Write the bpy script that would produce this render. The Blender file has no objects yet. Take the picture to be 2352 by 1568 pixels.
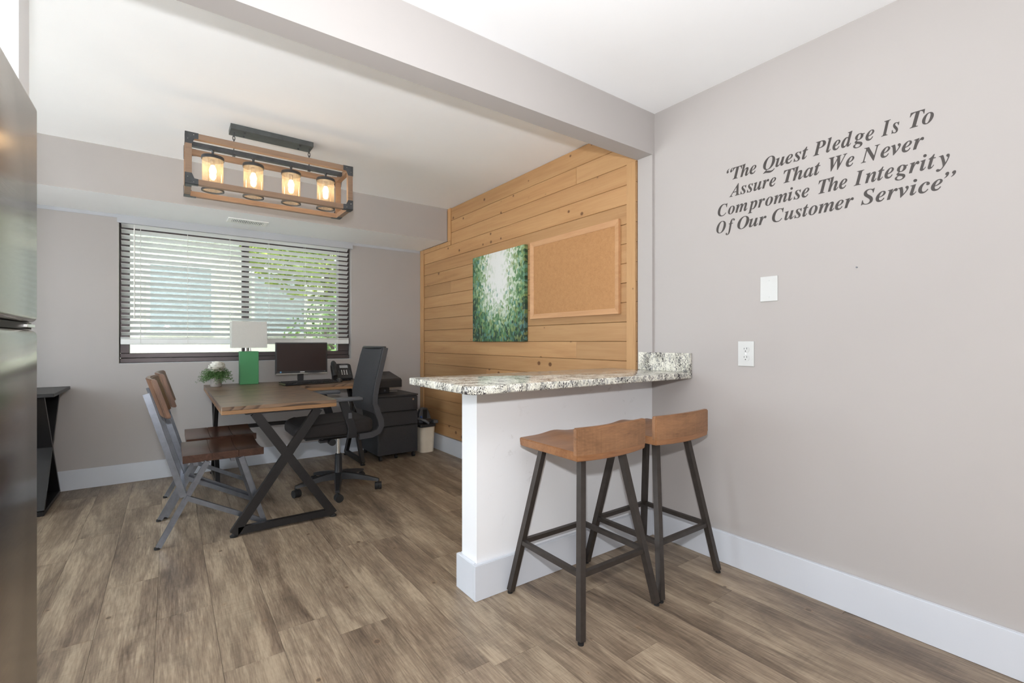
import bpy, bmesh, math, random
from mathutils import Vector, Matrix
R = math.radians
S = bpy.context.scene
COL = S.collection

# ---------------------------------------------------------------- camera, sky, sun, exposure
cam = bpy.data.cameras.new('camera')
cam.sensor_width = 36.0
cam.lens = 1081.0 / 2352.0 * 36.0
cam.clip_start = 0.01
cam_o = bpy.data.objects.new('camera', cam)
COL.objects.link(cam_o)
cam_o.location = (0, 0, 1.12)
cam_o.rotation_euler = (R(90), 0, R(-36.06))
S.camera = cam_o

S.view_settings.view_transform = 'Standard'
S.view_settings.look = 'None'
S.view_settings.gamma = 1.0
S.view_settings.use_curve_mapping = False
S.view_settings.exposure = 1.2

world = bpy.data.worlds.new('world')
S.world = world
world.use_nodes = True
bg = world.node_tree.nodes['Background']
bg.inputs[0].default_value = (0.80, 0.91, 1.0, 1)
bg.inputs[1].default_value = 3.6

def lamp(name, kind, loc, energy, color=(1, 1, 1), rot=(0, 0, 0), **kw):
    l = bpy.data.lights.new(name, kind)
    l.energy = energy
    l.color = color
    for k, v in kw.items():
        setattr(l, k, v)
    o = bpy.data.objects.new(name, l)
    COL.objects.link(o)
    o.location = loc
    o.rotation_euler = rot
    return o

lamp('sun', 'SUN', (0, 0, 12), 12.0, (1.0, 0.96, 0.9), (R(20), 0, R(45)), angle=R(1.0))
# the photographer's flash sits just above the lens
lamp('camera_flash', 'POINT', (-0.03, -0.01, 1.345), 48.0, (0.95, 0.97, 1.0), shadow_soft_size=0.03)
# its head is tilted up so that most of the burst bounces off the ceiling
lamp('camera_flash_bounce', 'SPOT', (-0.03, -0.01, 1.345), 76.0, (0.94, 0.97, 1.0), (R(160), 0, R(-36)), shadow_soft_size=0.055, spot_size=R(158), spot_blend=1.0)

# ---------------------------------------------------------------- helpers
def bmnew():
    return bmesh.new()

def box(bm, x0, x1, y0, y1, z0, z1):
    vs = [bm.verts.new(p) for p in ((x0, y0, z0), (x1, y0, z0), (x1, y1, z0), (x0, y1, z0),
                                    (x0, y0, z1), (x1, y0, z1), (x1, y1, z1), (x0, y1, z1))]
    for f in ((3, 2, 1, 0), (4, 5, 6, 7), (0, 1, 5, 4), (1, 2, 6, 5), (2, 3, 7, 6), (3, 0, 4, 7)):
        bm.faces.new([vs[i] for i in f])
    return vs

def B(x0, x1, y0, y1, z0, z1, bevel=0.0, seg=1):
    bm = bmnew()
    box(bm, x0, x1, y0, y1, z0, z1)
    if bevel:
        bmesh.ops.bevel(bm, geom=bm.edges[:], offset=bevel, segments=seg, profile=0.5, affect='EDGES')
    return bm

def bar(bm, p, q, w, h, side=(0, 1, 0)):
    """rectangular bar from p to q; w across `side`, h across the other way"""
    p, q = Vector(p), Vector(q)
    d = (q - p).normalized()
    s = Vector(side)
    s = (s - d * s.dot(d)).normalized()
    t = d.cross(s)
    vs = []
    for c in (p, q):
        for a, b in ((-1, -1), (1, -1), (1, 1), (-1, 1)):
            vs.append(bm.verts.new(c + s * (a * w / 2) + t * (b * h / 2)))
    for f in ((3, 2, 1, 0), (4, 5, 6, 7), (0, 1, 5, 4), (1, 2, 6, 5), (2, 3, 7, 6), (3, 0, 4, 7)):
        bm.faces.new([vs[i] for i in f])

def tube(bm, pts, r, n=10, closed=False):
    pts = [Vector(p) for p in pts]
    rings = []
    m = len(pts)
    up = Vector((0.13, 0.31, 0.94)).normalized()
    for i, p in enumerate(pts):
        if closed:
            d = pts[(i + 1) % m] - pts[i - 1]
        else:
            d = pts[min(i + 1, m - 1)] - pts[max(i - 1, 0)]
        d.normalize()
        s = up - d * up.dot(d)
        if s.length < 0.05:
            s = Vector((1, 0, 0)) - d * d.x
        s.normalize()
        t = d.cross(s)
        rr = r[i] if isinstance(r, (list, tuple)) else r
        rings.append([bm.verts.new(p + (s * math.cos(2 * math.pi * k / n) + t * math.sin(2 * math.pi * k / n)) * rr) for k in range(n)])
    for i in range(m if closed else m - 1):
        a, b = rings[i], rings[(i + 1) % m]
        for k in range(n):
            bm.faces.new((a[k], a[(k + 1) % n], b[(k + 1) % n], b[k]))
    if not closed:
        bm.faces.new(rings[0][::-1])
        bm.faces.new(rings[-1])

def cyl(bm, p, q, r, n=16):
    tube(bm, [p, q], r, n)

def lathe(bm, prof, n=24, c=(0, 0, 0), cap=True):
    rings = []
    for r, z in prof:
        rings.append([bm.verts.new((c[0] + r * math.cos(2 * math.pi * k / n), c[1] + r * math.sin(2 * math.pi * k / n), c[2] + z)) for k in range(n)])
    for a, b in zip(rings, rings[1:]):
        for k in range(n):
            bm.faces.new((a[k], a[(k + 1) % n], b[(k + 1) % n], b[k]))
    if cap:
        bm.faces.new(rings[0][::-1])
        bm.faces.new(rings[-1])

def prism(bm, poly, axis, a, b):
    """extrude a 2-D polygon along an axis ('x','y','z') from a to b"""
    def pt(u, v, w):
        return {'x': (w, u, v), 'y': (u, w, v), 'z': (u, v, w)}[axis]
    lo = [bm.verts.new(pt(u, v, a)) for u, v in poly]
    hi = [bm.verts.new(pt(u, v, b)) for u, v in poly]
    n = len(poly)
    bm.faces.new(lo[::-1])
    bm.faces.new(hi)
    for i in range(n):
        bm.faces.new((lo[i], lo[(i + 1) % n], hi[(i + 1) % n], hi[i]))
    bmesh.ops.recalc_face_normals(bm, faces=bm.faces[:])

def bevel(bm, off, seg=2):
    bmesh.ops.bevel(bm, geom=bm.edges[:], offset=off, segments=seg, profile=0.5, affect='EDGES')
    return bm

def mesh_of(name, bm, mat, smooth=False):
    bmesh.ops.recalc_face_normals(bm, faces=bm.faces[:])
    me = bpy.data.meshes.new(name)
    bm.to_mesh(me)
    bm.free()
    for m in (mat if isinstance(mat, (list, tuple)) else [mat]):
        me.materials.append(m)
    if smooth:
        me.shade_smooth()
        try:
            me.set_sharp_from_angle(angle=R(38))
        except Exception:
            pass
    return me

def obj(name, bm, mat, parent=None, loc=None, smooth=False):
    me = bm if isinstance(bm, bpy.types.Mesh) else mesh_of(name, bm, mat, smooth)
    o = bpy.data.objects.new(name, me)
    COL.objects.link(o)
    if parent is not None:
        o.parent = parent
    if loc is not None:
        o.location = loc
    return o

def tag(o, label=None, cat=None, group=None, kind=None):
    if label: o['label'] = label
    if cat: o['category'] = cat
    if group: o['group'] = group
    if kind: o['kind'] = kind
    return o

def thing(name, label, cat, loc=(0, 0, 0), rz=0.0, group=None):
    o = bpy.data.objects.new(name, None)
    COL.objects.link(o)
    o.location = loc
    o.rotation_euler = (0, 0, rz)
    o.empty_display_size = 0.05
    return tag(o, label, cat, group)

def struct(name, bm, mat, smooth=False, label=None):
    o = obj(name, bm, mat, smooth=smooth)
    tag(o, label, None, None, 'structure')
    return o

def copy_tree(o, parent=None):
    c = o.copy()
    COL.objects.link(c)
    c.parent = parent
    for ch in list(o.children):
        copy_tree(ch, c)
    return c

# ---------------------------------------------------------------- materials
def lin(*rgb):
    out = []
    for c in rgb:
        c = c / 255.0
        out.append(c / 12.92 if c <= 0.04045 else ((c + 0.055) / 1.055) ** 2.4)
    return tuple(out) + (1.0,)

class NT:
    def __init__(self, name):
        self.m = bpy.data.materials.new(name)
        self.m.use_nodes = True
        self.t = self.m.node_tree
        self.b = self.t.nodes['Principled BSDF']
    def n(self, kind, **kw):
        nd = self.t.nodes.new(kind)
        for k, v in kw.items():
            setattr(nd, k, v)
        return nd
    def l(self, a, b):
        self.t.links.new(a, b)
    def val(self, sock, v):
        self.b.inputs[sock].default_value = v
    def coords(self, scale=(1, 1, 1), rnd=True, src='Object'):
        tc = self.n('ShaderNodeTexCoord')
        mp = self.n('ShaderNodeMapping')
        mp.inputs['Scale'].default_value = scale
        if rnd:
            oi = self.n('ShaderNodeObjectInfo')
            mul = self.n('ShaderNodeMath', operation='MULTIPLY')
            mul.inputs[1].default_value = 37.0
            self.l(oi.outputs['Random'], mul.inputs[0])
            self.l(mul.outputs[0], mp.inputs['Location'])
        self.l(tc.outputs[src], mp.inputs['Vector'])
        return mp.outputs['Vector']
    def noise(self, vec, scale, detail=3, rough=0.55, dist=0.0):
        nz = self.n('ShaderNodeTexNoise')
        nz.inputs['Scale'].default_value = scale
        nz.inputs['Detail'].default_value = detail
        nz.inputs['Roughness'].default_value = rough
        nz.inputs['Distortion'].default_value = dist
        self.l(vec, nz.inputs['Vector'])
        return nz.outputs['Fac']
    def ramp(self, fac, stops, interp='LINEAR'):
        r = self.n('ShaderNodeValToRGB')
        r.color_ramp.interpolation = interp
        el = r.color_ramp.elements
        while len(el) < len(stops):
            el.new(0.5)
        for e, (p, c) in zip(el, stops):
            e.position = p
            e.color = c
        self.l(fac, r.inputs['Fac'])
        return r.outputs['Color']
    def mix(self, fac, a, b, mode='MIX'):
        mx = self.n('ShaderNodeMix', data_type='RGBA', blend_type=mode)
        for s, v in ((mx.inputs[0], fac), (mx.inputs[6], a), (mx.inputs[7], b)):
            if hasattr(v, 'default_value') or isinstance(v, bpy.types.NodeSocket):
                self.l(v, s)
            else:
                s.default_value = v
        return mx.outputs[2]
    def math(self, op, a, b=0.0, c=None):
        m = self.n('ShaderNodeMath', operation=op)
        for s, v in zip(m.inputs, (a, b, c)):
            if v is None: continue
            if isinstance(v, bpy.types.NodeSocket):
                self.l(v, s)
            else:
                s.default_value = v
        return m.outputs[0]
    def bump(self, h, strength=0.2, dist=0.002):
        b = self.n('ShaderNodeBump')
        b.inputs['Strength'].default_value = strength
        b.inputs['Distance'].default_value = dist
        self.l(h, b.inputs['Height'])
        self.l(b.outputs[0], self.b.inputs['Normal'])

def g(v):
    return (v, v, v, 1)

def plain(name, col, rough=0.5, metal=0.0, var=0.06, scale=14.0, bump=0.0, bscale=300.0, spec=0.5):
    """one colour with faint cloudy variation and optional fine relief"""
    m = NT(name)
    v = m.coords(rnd=False)
    f = m.noise(v, scale, 3)
    k = m.ramp(f, [(0.3, g(1 - var)), (0.7, g(1 + var))])
    c = m.mix(1.0, col, k, 'MULTIPLY')
    m.l(c, m.b.inputs['Base Color'])
    m.val('Roughness', rough)
    m.val('Metallic', metal)
    m.val('Specular IOR Level', spec)
    if bump:
        m.bump(m.noise(v, bscale, 2), bump, 0.001)
    return m.m

def wood(name, stops, axis='y', rough=0.45, long=1.2, cross=14.0, fine=90.0, knots=0.0, var=0.25, bump=0.15, rnd=True, knot_col=(0.1, 0.045, 0.018, 1), rings=0.0, patch=0.0):
    m = NT(name)
    ax = 'xyz'.index(axis)
    def sc(a, b):
        s = [b, b, b]
        s[ax] = a
        return tuple(s)
    base = m.coords(rnd=rnd)
    def mapped(s):
        mp = m.n('ShaderNodeMapping')
        mp.inputs['Scale'].default_value = s
        m.l(base, mp.inputs['Vector'])
        return mp.outputs['Vector']
    big = m.noise(mapped(sc(long, cross)), 1.0, 4, 0.6, 0.6)
    wf = 0.36 if patch else 0.28
    fin = m.noise(mapped(sc(long * (9 if patch else 4), fine)), 1.0, 3, 0.6)
    f = m.math('ADD', m.math('MULTIPLY', big, 1.0 - wf), m.math('MULTIPLY', fin, wf))
    if rings:
        cn = m.noise(mapped(sc(long * 1.1, cross * rings)), 1.0, 1.2, 0.45, 0.3)
        ring_f = m.math('FRACT', m.math('MULTIPLY', cn, 15.0))
        f = m.math('ADD', m.math('MULTIPLY', f, 0.85), m.math('MULTIPLY', ring_f, 0.12))
    col = m.ramp(f, stops)
    if rings:
        col = m.mix(1.0, col, m.ramp(ring_f, [(0.0, g(0.9)), (0.10, g(0.42)), (0.34, g(1.0)), (1.0, g(1.1))]), 'MULTIPLY')
    if patch:
        pz = m.noise(mapped(sc(2.6, 5.5)), 1.0, 5, 0.65, 1.5)
        saw = m.noise(mapped(sc(120.0, 6.0)), 1.0, 2, 0.5)
        pk = m.math('ADD', m.math('MULTIPLY', pz, 1.0), m.math('MULTIPLY', saw, 0.25))
        col = m.mix(1.0, col, m.ramp(pk, [(0.42, g(1 - patch)), (0.62, g(1.0)), (0.82, g(1.12))]), 'MULTIPLY')
    if var:
        oi = m.n('ShaderNodeObjectInfo')
        k = m.math('ADD', m.math('MULTIPLY', oi.outputs['Random'], var), 1 - var * 0.5)
        cmb = m.n('ShaderNodeCombineColor')
        for i in range(3):
            m.l(k, cmb.inputs[i])
        col = m.mix(1.0, col, cmb.outputs[0], 'MULTIPLY')
    if knots:
        vo = m.n('ShaderNodeTexVoronoi', feature='F1')
        vo.inputs['Scale'].default_value = 1.0
        vo.inputs['Randomness'].default_value = 1.0
        m.l(mapped(sc(8.0, 9.5)), vo.inputs['Vector'])
        sep = m.n('ShaderNodeSeparateColor')
        m.l(vo.outputs['Color'], sep.inputs[0])
        size = m.math('MULTIPLY', m.math('SUBTRACT', sep.outputs[0], 0.30), knots)
        d = m.math('SUBTRACT', size, vo.outputs['Distance'])
        kf = m.math('MULTIPLY', d, 40.0)
        kf.node.use_clamp = True
        halo = m.math('MULTIPLY', m.math('ADD', d, 0.07), 6.0)
        halo.node.use_clamp = True
        m2 = m.mix(m.math('MULTIPLY', halo, 0.35), col, (0.30, 0.15, 0.055, 1))
        col = m.mix(m.math('MULTIPLY', kf, 0.8), m2, knot_col)
    m.l(col, m.b.inputs['Base Color'])
    m.val('Roughness', rough)
    if bump:
        m.bump(f, bump, 0.0015)
    return m.m

M = {}
M['wall'] = plain('wall_paint', lin(179, 174, 171), 0.75, var=0.012, scale=2.0, bump=0.04, bscale=180)
M['white_wall'] = plain('half_wall_paint', lin(226, 226, 226), 0.6, var=0.02, scale=3.0, bump=0.05, bscale=160)
M['ceiling'] = plain('ceiling_paint', lin(247, 248, 249), 0.85, var=0.01, scale=3.0, bump=0.05, bscale=220)
M['trim'] = plain('trim_paint', lin(210, 214, 221), 0.35, var=0.012, scale=5.0)
M['header'] = plain('header_paint', lin(188, 191, 196), 0.5, var=0.02, scale=4.0)
M['slat'] = plain('blind_slat_vinyl', lin(236, 238, 236), 0.4, var=0.01)
M['bronze'] = plain('bronze_aluminium', lin(88, 80, 80), 0.35, 0.5, var=0.08, scale=9.0)
M['black_metal'] = plain('black_powder_coat', lin(40, 38, 38), 0.42, 0.35, var=0.1, scale=40, bump=0.05, bscale=500)
M['stool_metal'] = plain('stool_dark_iron', lin(72, 66, 62), 0.42, 0.55, var=0.12, scale=30, bump=0.08, bscale=350)
M['gun_metal'] = plain('gun_metal', lin(122, 126, 134), 0.32, 0.85, var=0.12, scale=25)
M['black_plastic'] = plain('black_plastic', lin(36, 36, 38), 0.38, var=0.06)
M['frame_plastic'] = plain('dark_grey_plastic', lin(62, 62, 65), 0.45, var=0.06)
M['grey_plastic'] = plain('grey_plastic', lin(86, 88, 92), 0.42, var=0.05)
M['mesh_fabric'] = plain('black_mesh_fabric', lin(50, 50, 53), 0.8, var=0.15, scale=120, bump=0.5, bscale=900)
M['seat_fabric'] = plain('black_seat_fabric', lin(40, 36, 35), 0.9, var=0.15, scale=90, bump=0.4, bscale=700)
M['cabinet'] = plain('charcoal_steel', lin(52, 52, 54), 0.5, 0.15, var=0.08, scale=60, bump=0.15, bscale=600)
M['chrome'] = plain('chrome', lin(215, 213, 208), 0.15, 1.0, var=0.04)
M['steel'] = None
M['white_plastic'] = plain('white_plastic', lin(238, 238, 234), 0.35, var=0.01)
M['plate'] = plain('plate_plastic', lin(204, 205, 203), 0.35, var=0.01)
M['console'] = plain('black_laminate', lin(30, 29, 30), 0.4, var=0.08)
M['dark_slot'] = plain('dark_slot', lin(25, 24, 24), 0.6)
M['letter'] = plain('lettering_vinyl', lin(64, 59, 56), 0.55, var=0.02)
M['bin'] = plain('bin_plastic', lin(226, 214, 194), 0.45, var=0.03)
M['screen'] = plain('dark_screen', lin(52, 40, 37), 0.22, var=0.01)
M['green'] = plain('green_lacquer', lin(62, 138, 84), 0.4, var=0.04, scale=8)
M['shade'] = plain('linen_shade', lin(206, 204, 197), 0.85, var=0.03, scale=200, bump=0.25, bscale=900)
M['pot'] = plain('grey_concrete_pot', lin(150, 143, 138), 0.7, var=0.12, scale=40, bump=0.2, bscale=300)
M['petal'] = plain('white_petal', lin(240, 238, 228), 0.7, var=0.04, scale=60)
M['leaf'] = plain('fern_leaf', lin(84, 118, 66), 0.6, var=0.45, scale=60)
M['lcd'] = plain('phone_display', lin(176, 180, 184), 0.3, var=0.02)
M['blue'] = plain('blue_sticker', lin(110, 165, 205), 0.4, var=0.02)
M['brass'] = plain('lock_metal', lin(205, 196, 180), 0.3, 1.0, var=0.05)
M['rubber'] = plain('black_rubber', lin(28, 27, 27), 0.7, var=0.1)
M['cork'] = None
M['pewter'] = plain('fixture_dark_metal', lin(80, 82, 84), 0.5, 0.45, var=0.2, scale=30)
M['canopy'] = plain('fixture_canopy_metal', lin(92, 96, 96), 0.5, 0.4, var=0.15, scale=18)

def steel():
    m = NT('brushed_stainless')
    v = m.coords((30, 30, 900), rnd=False)
    f = m.noise(v, 1.0, 2)
    m.l(m.ramp(f, [(0.3, lin(150, 140, 130)), (0.7, lin(176, 166, 155))]), m.b.inputs['Base Color'])
    m.val('Metallic', 1.0)
    m.val('Roughness', 0.2)
    m.b.inputs['Anisotropic'].default_value = 0.3
    m.bump(f, 0.03, 0.0005)
    return m.m
M['steel'] = steel()

def cork():
    m = NT('cork')
    v = m.coords(rnd=False)
    f = m.math('ADD', m.math('MULTIPLY', m.noise(v, 260, 3, 0.7), 0.7), m.math('MULTIPLY', m.noise(v, 40, 2), 0.3))
    m.l(m.ramp(f, [(0.22, lin(150, 104, 62)), (0.45, lin(178, 131, 86)), (0.75, lin(197, 150, 103))]), m.b.inputs['Base Color'])
    m.val('Roughness', 0.9)
    m.bump(f, 0.3, 0.001)
    return m.m
M['cork'] = cork()

def granite():
    m = NT('speckled_granite')
    base = m.coords(rnd=False)
    mp = m.n('ShaderNodeMapping')
    mp.inputs['Rotation'].default_value = (0.5, 0.3, 0.5)
    mp.inputs['Scale'].default_value = (1.0, 1.0, 0.55)
    m.l(base, mp.inputs['Vector'])
    v = mp.outputs['Vector']
    cream = m.ramp(m.noise(v, 26, 3), [(0.35, lin(206, 204, 190)), (0.6, lin(236, 234, 222))])
    gf = m.noise(v, 60, 4, 0.65, 1.2)
    grey = m.mix(m.ramp(gf, [(0.52, g(0)), (0.6, g(0.75))]), cream, lin(138, 138, 140))
    df = m.math('ADD', m.math('MULTIPLY', m.noise(v, 105, 4, 0.7, 2.2), 0.75), m.math('MULTIPLY', m.noise(v, 16, 2), 0.28))
    dk = m.mix(m.ramp(df, [(0.525, g(0)), (0.57, g(1))]), grey, lin(58, 54, 58))
    m.l(dk, m.b.inputs['Base Color'])
    m.val('Roughness', 0.1)
    return m.m
M['granite'] = granite()

M['pine'] = wood('knotty_pine', [(0.25, lin(156, 114, 74)), (0.45, lin(177, 135, 91)), (0.62, lin(187, 147, 102)), (0.8, lin(168, 126, 82))],
                 'y', 0.5, 0.7, 10, 70, knots=0.25, var=0.28, bump=0.05, knot_col=lin(92, 56, 30))
M['pine_trim'] = wood('pine_trim', [(0.25, lin(168, 124, 80)), (0.5, lin(194, 152, 105)), (0.8, lin(180, 136, 90))],
                      'z', 0.5, 0.9, 16, 80, knots=0.24, var=0.1, bump=0.06)
M['oak_frame'] = wood('oak_frame', [(0.3, lin(190, 142, 100)), (0.7, lin(212, 166, 122))], 'y', 0.45, 1.5, 20, 120, var=0.08, bump=0.1)
M['floor_plank'] = wood('vinyl_plank', [(0.30, lin(78, 64, 53)), (0.42, lin(112, 96, 80)), (0.52, lin(138, 121, 102)), (0.62, lin(165, 148, 126)), (0.75, lin(132, 114, 96))],
                        'y', 0.42, 1.3, 11, 190, var=0.12, bump=0.15, knots=0.16, knot_col=lin(82, 68, 58), patch=0.26)
M['stool_wood'] = wood('acacia_wood', [(0.25, lin(92, 60, 36)), (0.42, lin(132, 90, 58)), (0.58, lin(156, 110, 73)), (0.78, lin(110, 74, 45))],
                       'x', 0.38, 2.2, 20, 130, var=0.08, bump=0.1)
M['stool_back_wood'] = wood('sawn_acacia_wood', [(0.25, lin(96, 68, 46)), (0.45, lin(136, 98, 68)), (0.62, lin(154, 112, 78)), (0.8, lin(116, 82, 55))],
                            'x', 0.5, 3.0, 16, 160, var=0.08, bump=0.2, patch=0.28)
M['chair_wood'] = wood('walnut_seat', [(0.25, lin(46, 30, 24)), (0.5, lin(72, 48, 38)), (0.75, lin(94, 66, 52))],
                       'y', 0.24, 2.0, 18, 110, var=0.15, bump=0.15)
M['back_wood'] = wood('walnut_back', [(0.25, lin(74, 48, 34)), (0.5, lin(108, 76, 55)), (0.75, lin(130, 96, 72))],
                      'z', 0.35, 3.0, 18, 110, var=0.15, bump=0.15)
M['desk_top'] = wood('dark_oak_top', [(0.22, lin(60, 46, 36)), (0.40, lin(106, 84, 66)), (0.55, lin(128, 104, 83)), (0.75, lin(76, 59, 46))],
                     'x', 0.32, 1.3, 9, 120, var=0.0, bump=0.5, rnd=False, rings=0.55)
M['desk_edge'] = wood('desk_lower_edge', [(0.25, lin(118, 86, 56)), (0.5, lin(150, 113, 77)), (0.75, lin(132, 97, 63))],
                      'x', 0.4, 2.0, 30, 140, var=0.0, bump=0.1, rnd=False)
M['fixture_wood'] = wood('fixture_wood', [(0.25, lin(118, 94, 76)), (0.5, lin(150, 123, 101)), (0.75, lin(132, 106, 86))],
                         'x', 0.6, 3.0, 25, 150, var=0.1, bump=0.1)

def painting_mat():
    m = NT('palette_knife_painting')
    tc = m.n('ShaderNodeTexCoord')
    mp = m.n('ShaderNodeMapping')
    mp.inputs['Scale'].default_value = (0.0, 56, 40)
    mp.inputs['Rotation'].default_value = (0.35, 0, 0)
    m.l(tc.outputs['Object'], mp.inputs['Vector'])
    nz = m.n('ShaderNodeTexNoise')
    nz.inputs['Scale'].default_value = 30
    m.l(tc.outputs['Object'], nz.inputs['Vector'])
    off = m.n('ShaderNodeVectorMath', operation='MULTIPLY_ADD')
    off.inputs[1].default_value = (0, 1.6, 1.6)
    m.l(nz.outputs['Color'], off.inputs[0])
    m.l(mp.outputs['Vector'], off.inputs[2])
    vo = m.n('ShaderNodeTexVoronoi', feature='F1')
    vo.inputs['Scale'].default_value = 1.0
    m.l(off.outputs[0], vo.inputs['Vector'])
    sep = m.n('ShaderNodeSeparateColor')
    m.l(vo.outputs['Color'], sep.inputs[0])
    xyz = m.n('ShaderNodeSeparateXYZ')
    m.l(tc.outputs['Object'], xyz.inputs[0])
    # distance from the pale centre, a third below the top edge
    dy = m.math('MULTIPLY', m.math('ABSOLUTE', m.math('SUBTRACT', xyz.outputs['Y'], -0.02)), 2.2)
    dz = m.math('MULTIPLY', m.math('SUBTRACT', 0.53, xyz.outputs['Z']), 1.75)
    dz2 = m.math('MAXIMUM', dz, 0.0)
    d = m.math('SQRT', m.math('ADD', m.math('MULTIPLY', dy, dy), m.math('MULTIPLY', dz2, dz2)))
    t = m.math('ADD', d, m.math('MULTIPLY', m.math('SUBTRACT', sep.outputs[0], 0.5), 0.42))
    col = m.ramp(t, [(0.22, lin(228, 230, 226)), (0.40, lin(206, 216, 200)), (0.54, lin(160, 184, 146)), (0.68, lin(98, 140, 94)), (0.86, lin(64, 102, 70)), (1.05, lin(42, 64, 50))])
    teal = m.ramp(sep.outputs[1], [(0.80, g(0)), (0.84, g(0.55))])
    col = m.mix(m.math('MULTIPLY', teal, m.ramp(t, [(0.3, g(0)), (0.5, g(1))])), col, lin(104, 152, 150))
    ol = m.ramp(sep.outputs[2], [(0.80, g(0)), (0.84, g(0.5))])
    col = m.mix(m.math('MULTIPLY', ol, m.ramp(t, [(0.3, g(0)), (0.5, g(1))])), col, lin(150, 158, 92))
    m.l(col, m.b.inputs['Base Color'])
    m.val('Roughness', 0.5)
    m.bump(vo.outputs['Distance'], 0.4, 0.002)
    return m.m
M['painting'] = painting_mat()

def glass(name, col=(1, 1, 1, 1), rough=0.0, trans_mix=0.85):
    m = NT(name)
    out = m.t.nodes['Material Output']
    tr = m.n('ShaderNodeBsdfTransparent')
    tr.inputs[0].default_value = col
    gl = m.n('ShaderNodeBsdfGlossy')
    gl.inputs['Roughness'].default_value = rough
    fr = m.n('ShaderNodeFresnel')
    fr.inputs[0].default_value = 1.45
    mx = m.n('ShaderNodeMixShader')
    m.l(m.math('MULTIPLY', fr.outputs[0], 1.0 - trans_mix + 0.5), mx.inputs[0])
    m.l(tr.outputs[0], mx.inputs[1])
    m.l(gl.outputs[0], mx.inputs[2])
    m.l(mx.outputs[0], out.inputs[0])
    return m.m
M['pane'] = glass('window_glass')
M['dimming_pane'] = glass('dimming_window_glass', (0.44, 0.46, 0.45, 1))  # tint added to dim the bright view outside

def seeded():
    m = NT('seeded_jar_glass')
    out = m.t.nodes['Material Output']
    v = m.coords(rnd=False)
    tr = m.n('ShaderNodeBsdfTransparent')
    tr.inputs[0].default_value = (1.0, 0.93, 0.83, 1)
    df = m.n('ShaderNodeBsdfTranslucent')
    df.inputs[0].default_value = (0.8, 0.70, 0.58, 1)
    dd = m.n('ShaderNodeBsdfDiffuse')
    dd.inputs[0].default_value = (0.62, 0.54, 0.45, 1)
    ad = m.n('ShaderNodeMixShader')
    ad.inputs[0].default_value = 0.5
    m.l(df.outputs[0], ad.inputs[1]); m.l(dd.outputs[0], ad.inputs[2])
    gl = m.n('ShaderNodeBsdfGlossy')
    gl.inputs['Roughness'].default_value = 0.08
    f = m.ramp(m.noise(v, 170, 2), [(0.42, g(0.07)), (0.62, g(0.20))])
    m1 = m.n('ShaderNodeMixShader')
    m.l(f, m1.inputs[0]); m.l(tr.outputs[0], m1.inputs[1]); m.l(ad.outputs[0], m1.inputs[2])
    m2 = m.n('ShaderNodeMixShader')
    m2.inputs[0].default_value = 0.07
    m.l(m1.outputs[0], m2.inputs[1]); m.l(gl.outputs[0], m2.inputs[2])
    m.l(m2.outputs[0], out.inputs[0])
    return m.m
M['jar'] = seeded()

def emit(name, col, strength):
    m = NT(name)
    v = m.coords(rnd=False)
    m.l(m.ramp(m.noise(v, 4, 1), [(0.2, col), (0.8, col)]), m.b.inputs['Emission Color'])
    m.val('Emission Strength', strength)
    m.val('Base Color', col)
    return m.m
M['bulb'] = emit('warm_bulb', (1.0, 0.80, 0.54, 1), 21.0)

# ---------------------------------------------------------------- room shell
XR, YB, ZC = 2.287, 4.83, 2.446
YF = -2.6            # wall behind the photographer
XK, XL = -1.05, -2.3  # kitchen side wall, office side wall
T = 0.14

fl = struct('floor', B(XL - T, XR + T, YF - T, YB + T, -0.12, -0.005), M['dark_slot'])
random.seed(5)
PW, PL = 0.19, 1.24
fixed = {-1: 2.37, 0: 3.10, 1: 2.00, 2: 1.84, 9: 1.13, -2: 2.80, 3: 2.62, 4: 1.35, 5: 2.2, 6: 1.1, 7: 2.75, 8: 1.75}
full = None
x0 = 0.148
i0 = math.floor((XL - x0) / PW)
i1 = math.ceil((XR - x0) / PW)
def plank_mesh(w, l):
    bm = B(0.0004, w - 0.0004, 0.0005, l - 0.0005, -0.006, 0.0, 0.0)
    top = [e for e in bm.edges if all(v.co.z > -0.001 for v in e.verts)]
    bmesh.ops.bevel(bm, geom=top, offset=0.0004, segments=1, affect='EDGES')
    return mesh_of('plank', bm, M['floor_plank'])
full = plank_mesh(PW, PL)
for i in range(i0, i1):
    xa, xb = max(XL, x0 + i * PW), min(XR, x0 + (i + 1) * PW)
    j = fixed.get(i, random.uniform(0.0, PL))
    ys = j - PL * math.ceil((j - YF) / PL)
    while ys < YB:
        ya, yb = max(ys, YF), min(ys + PL, YB)
        if xb <= XK + 0.05 and yb < 1.7:
            ys += PL
            continue
        if yb - ya > 0.02 and xb - xa > 0.01:
            me = full if (yb - ya > PL - 1e-4 and xb - xa > PW - 1e-4) else plank_mesh(xb - xa, yb - ya)
            obj('plank', me, None, fl, (xa, ya, 0))
        ys += PL

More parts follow.
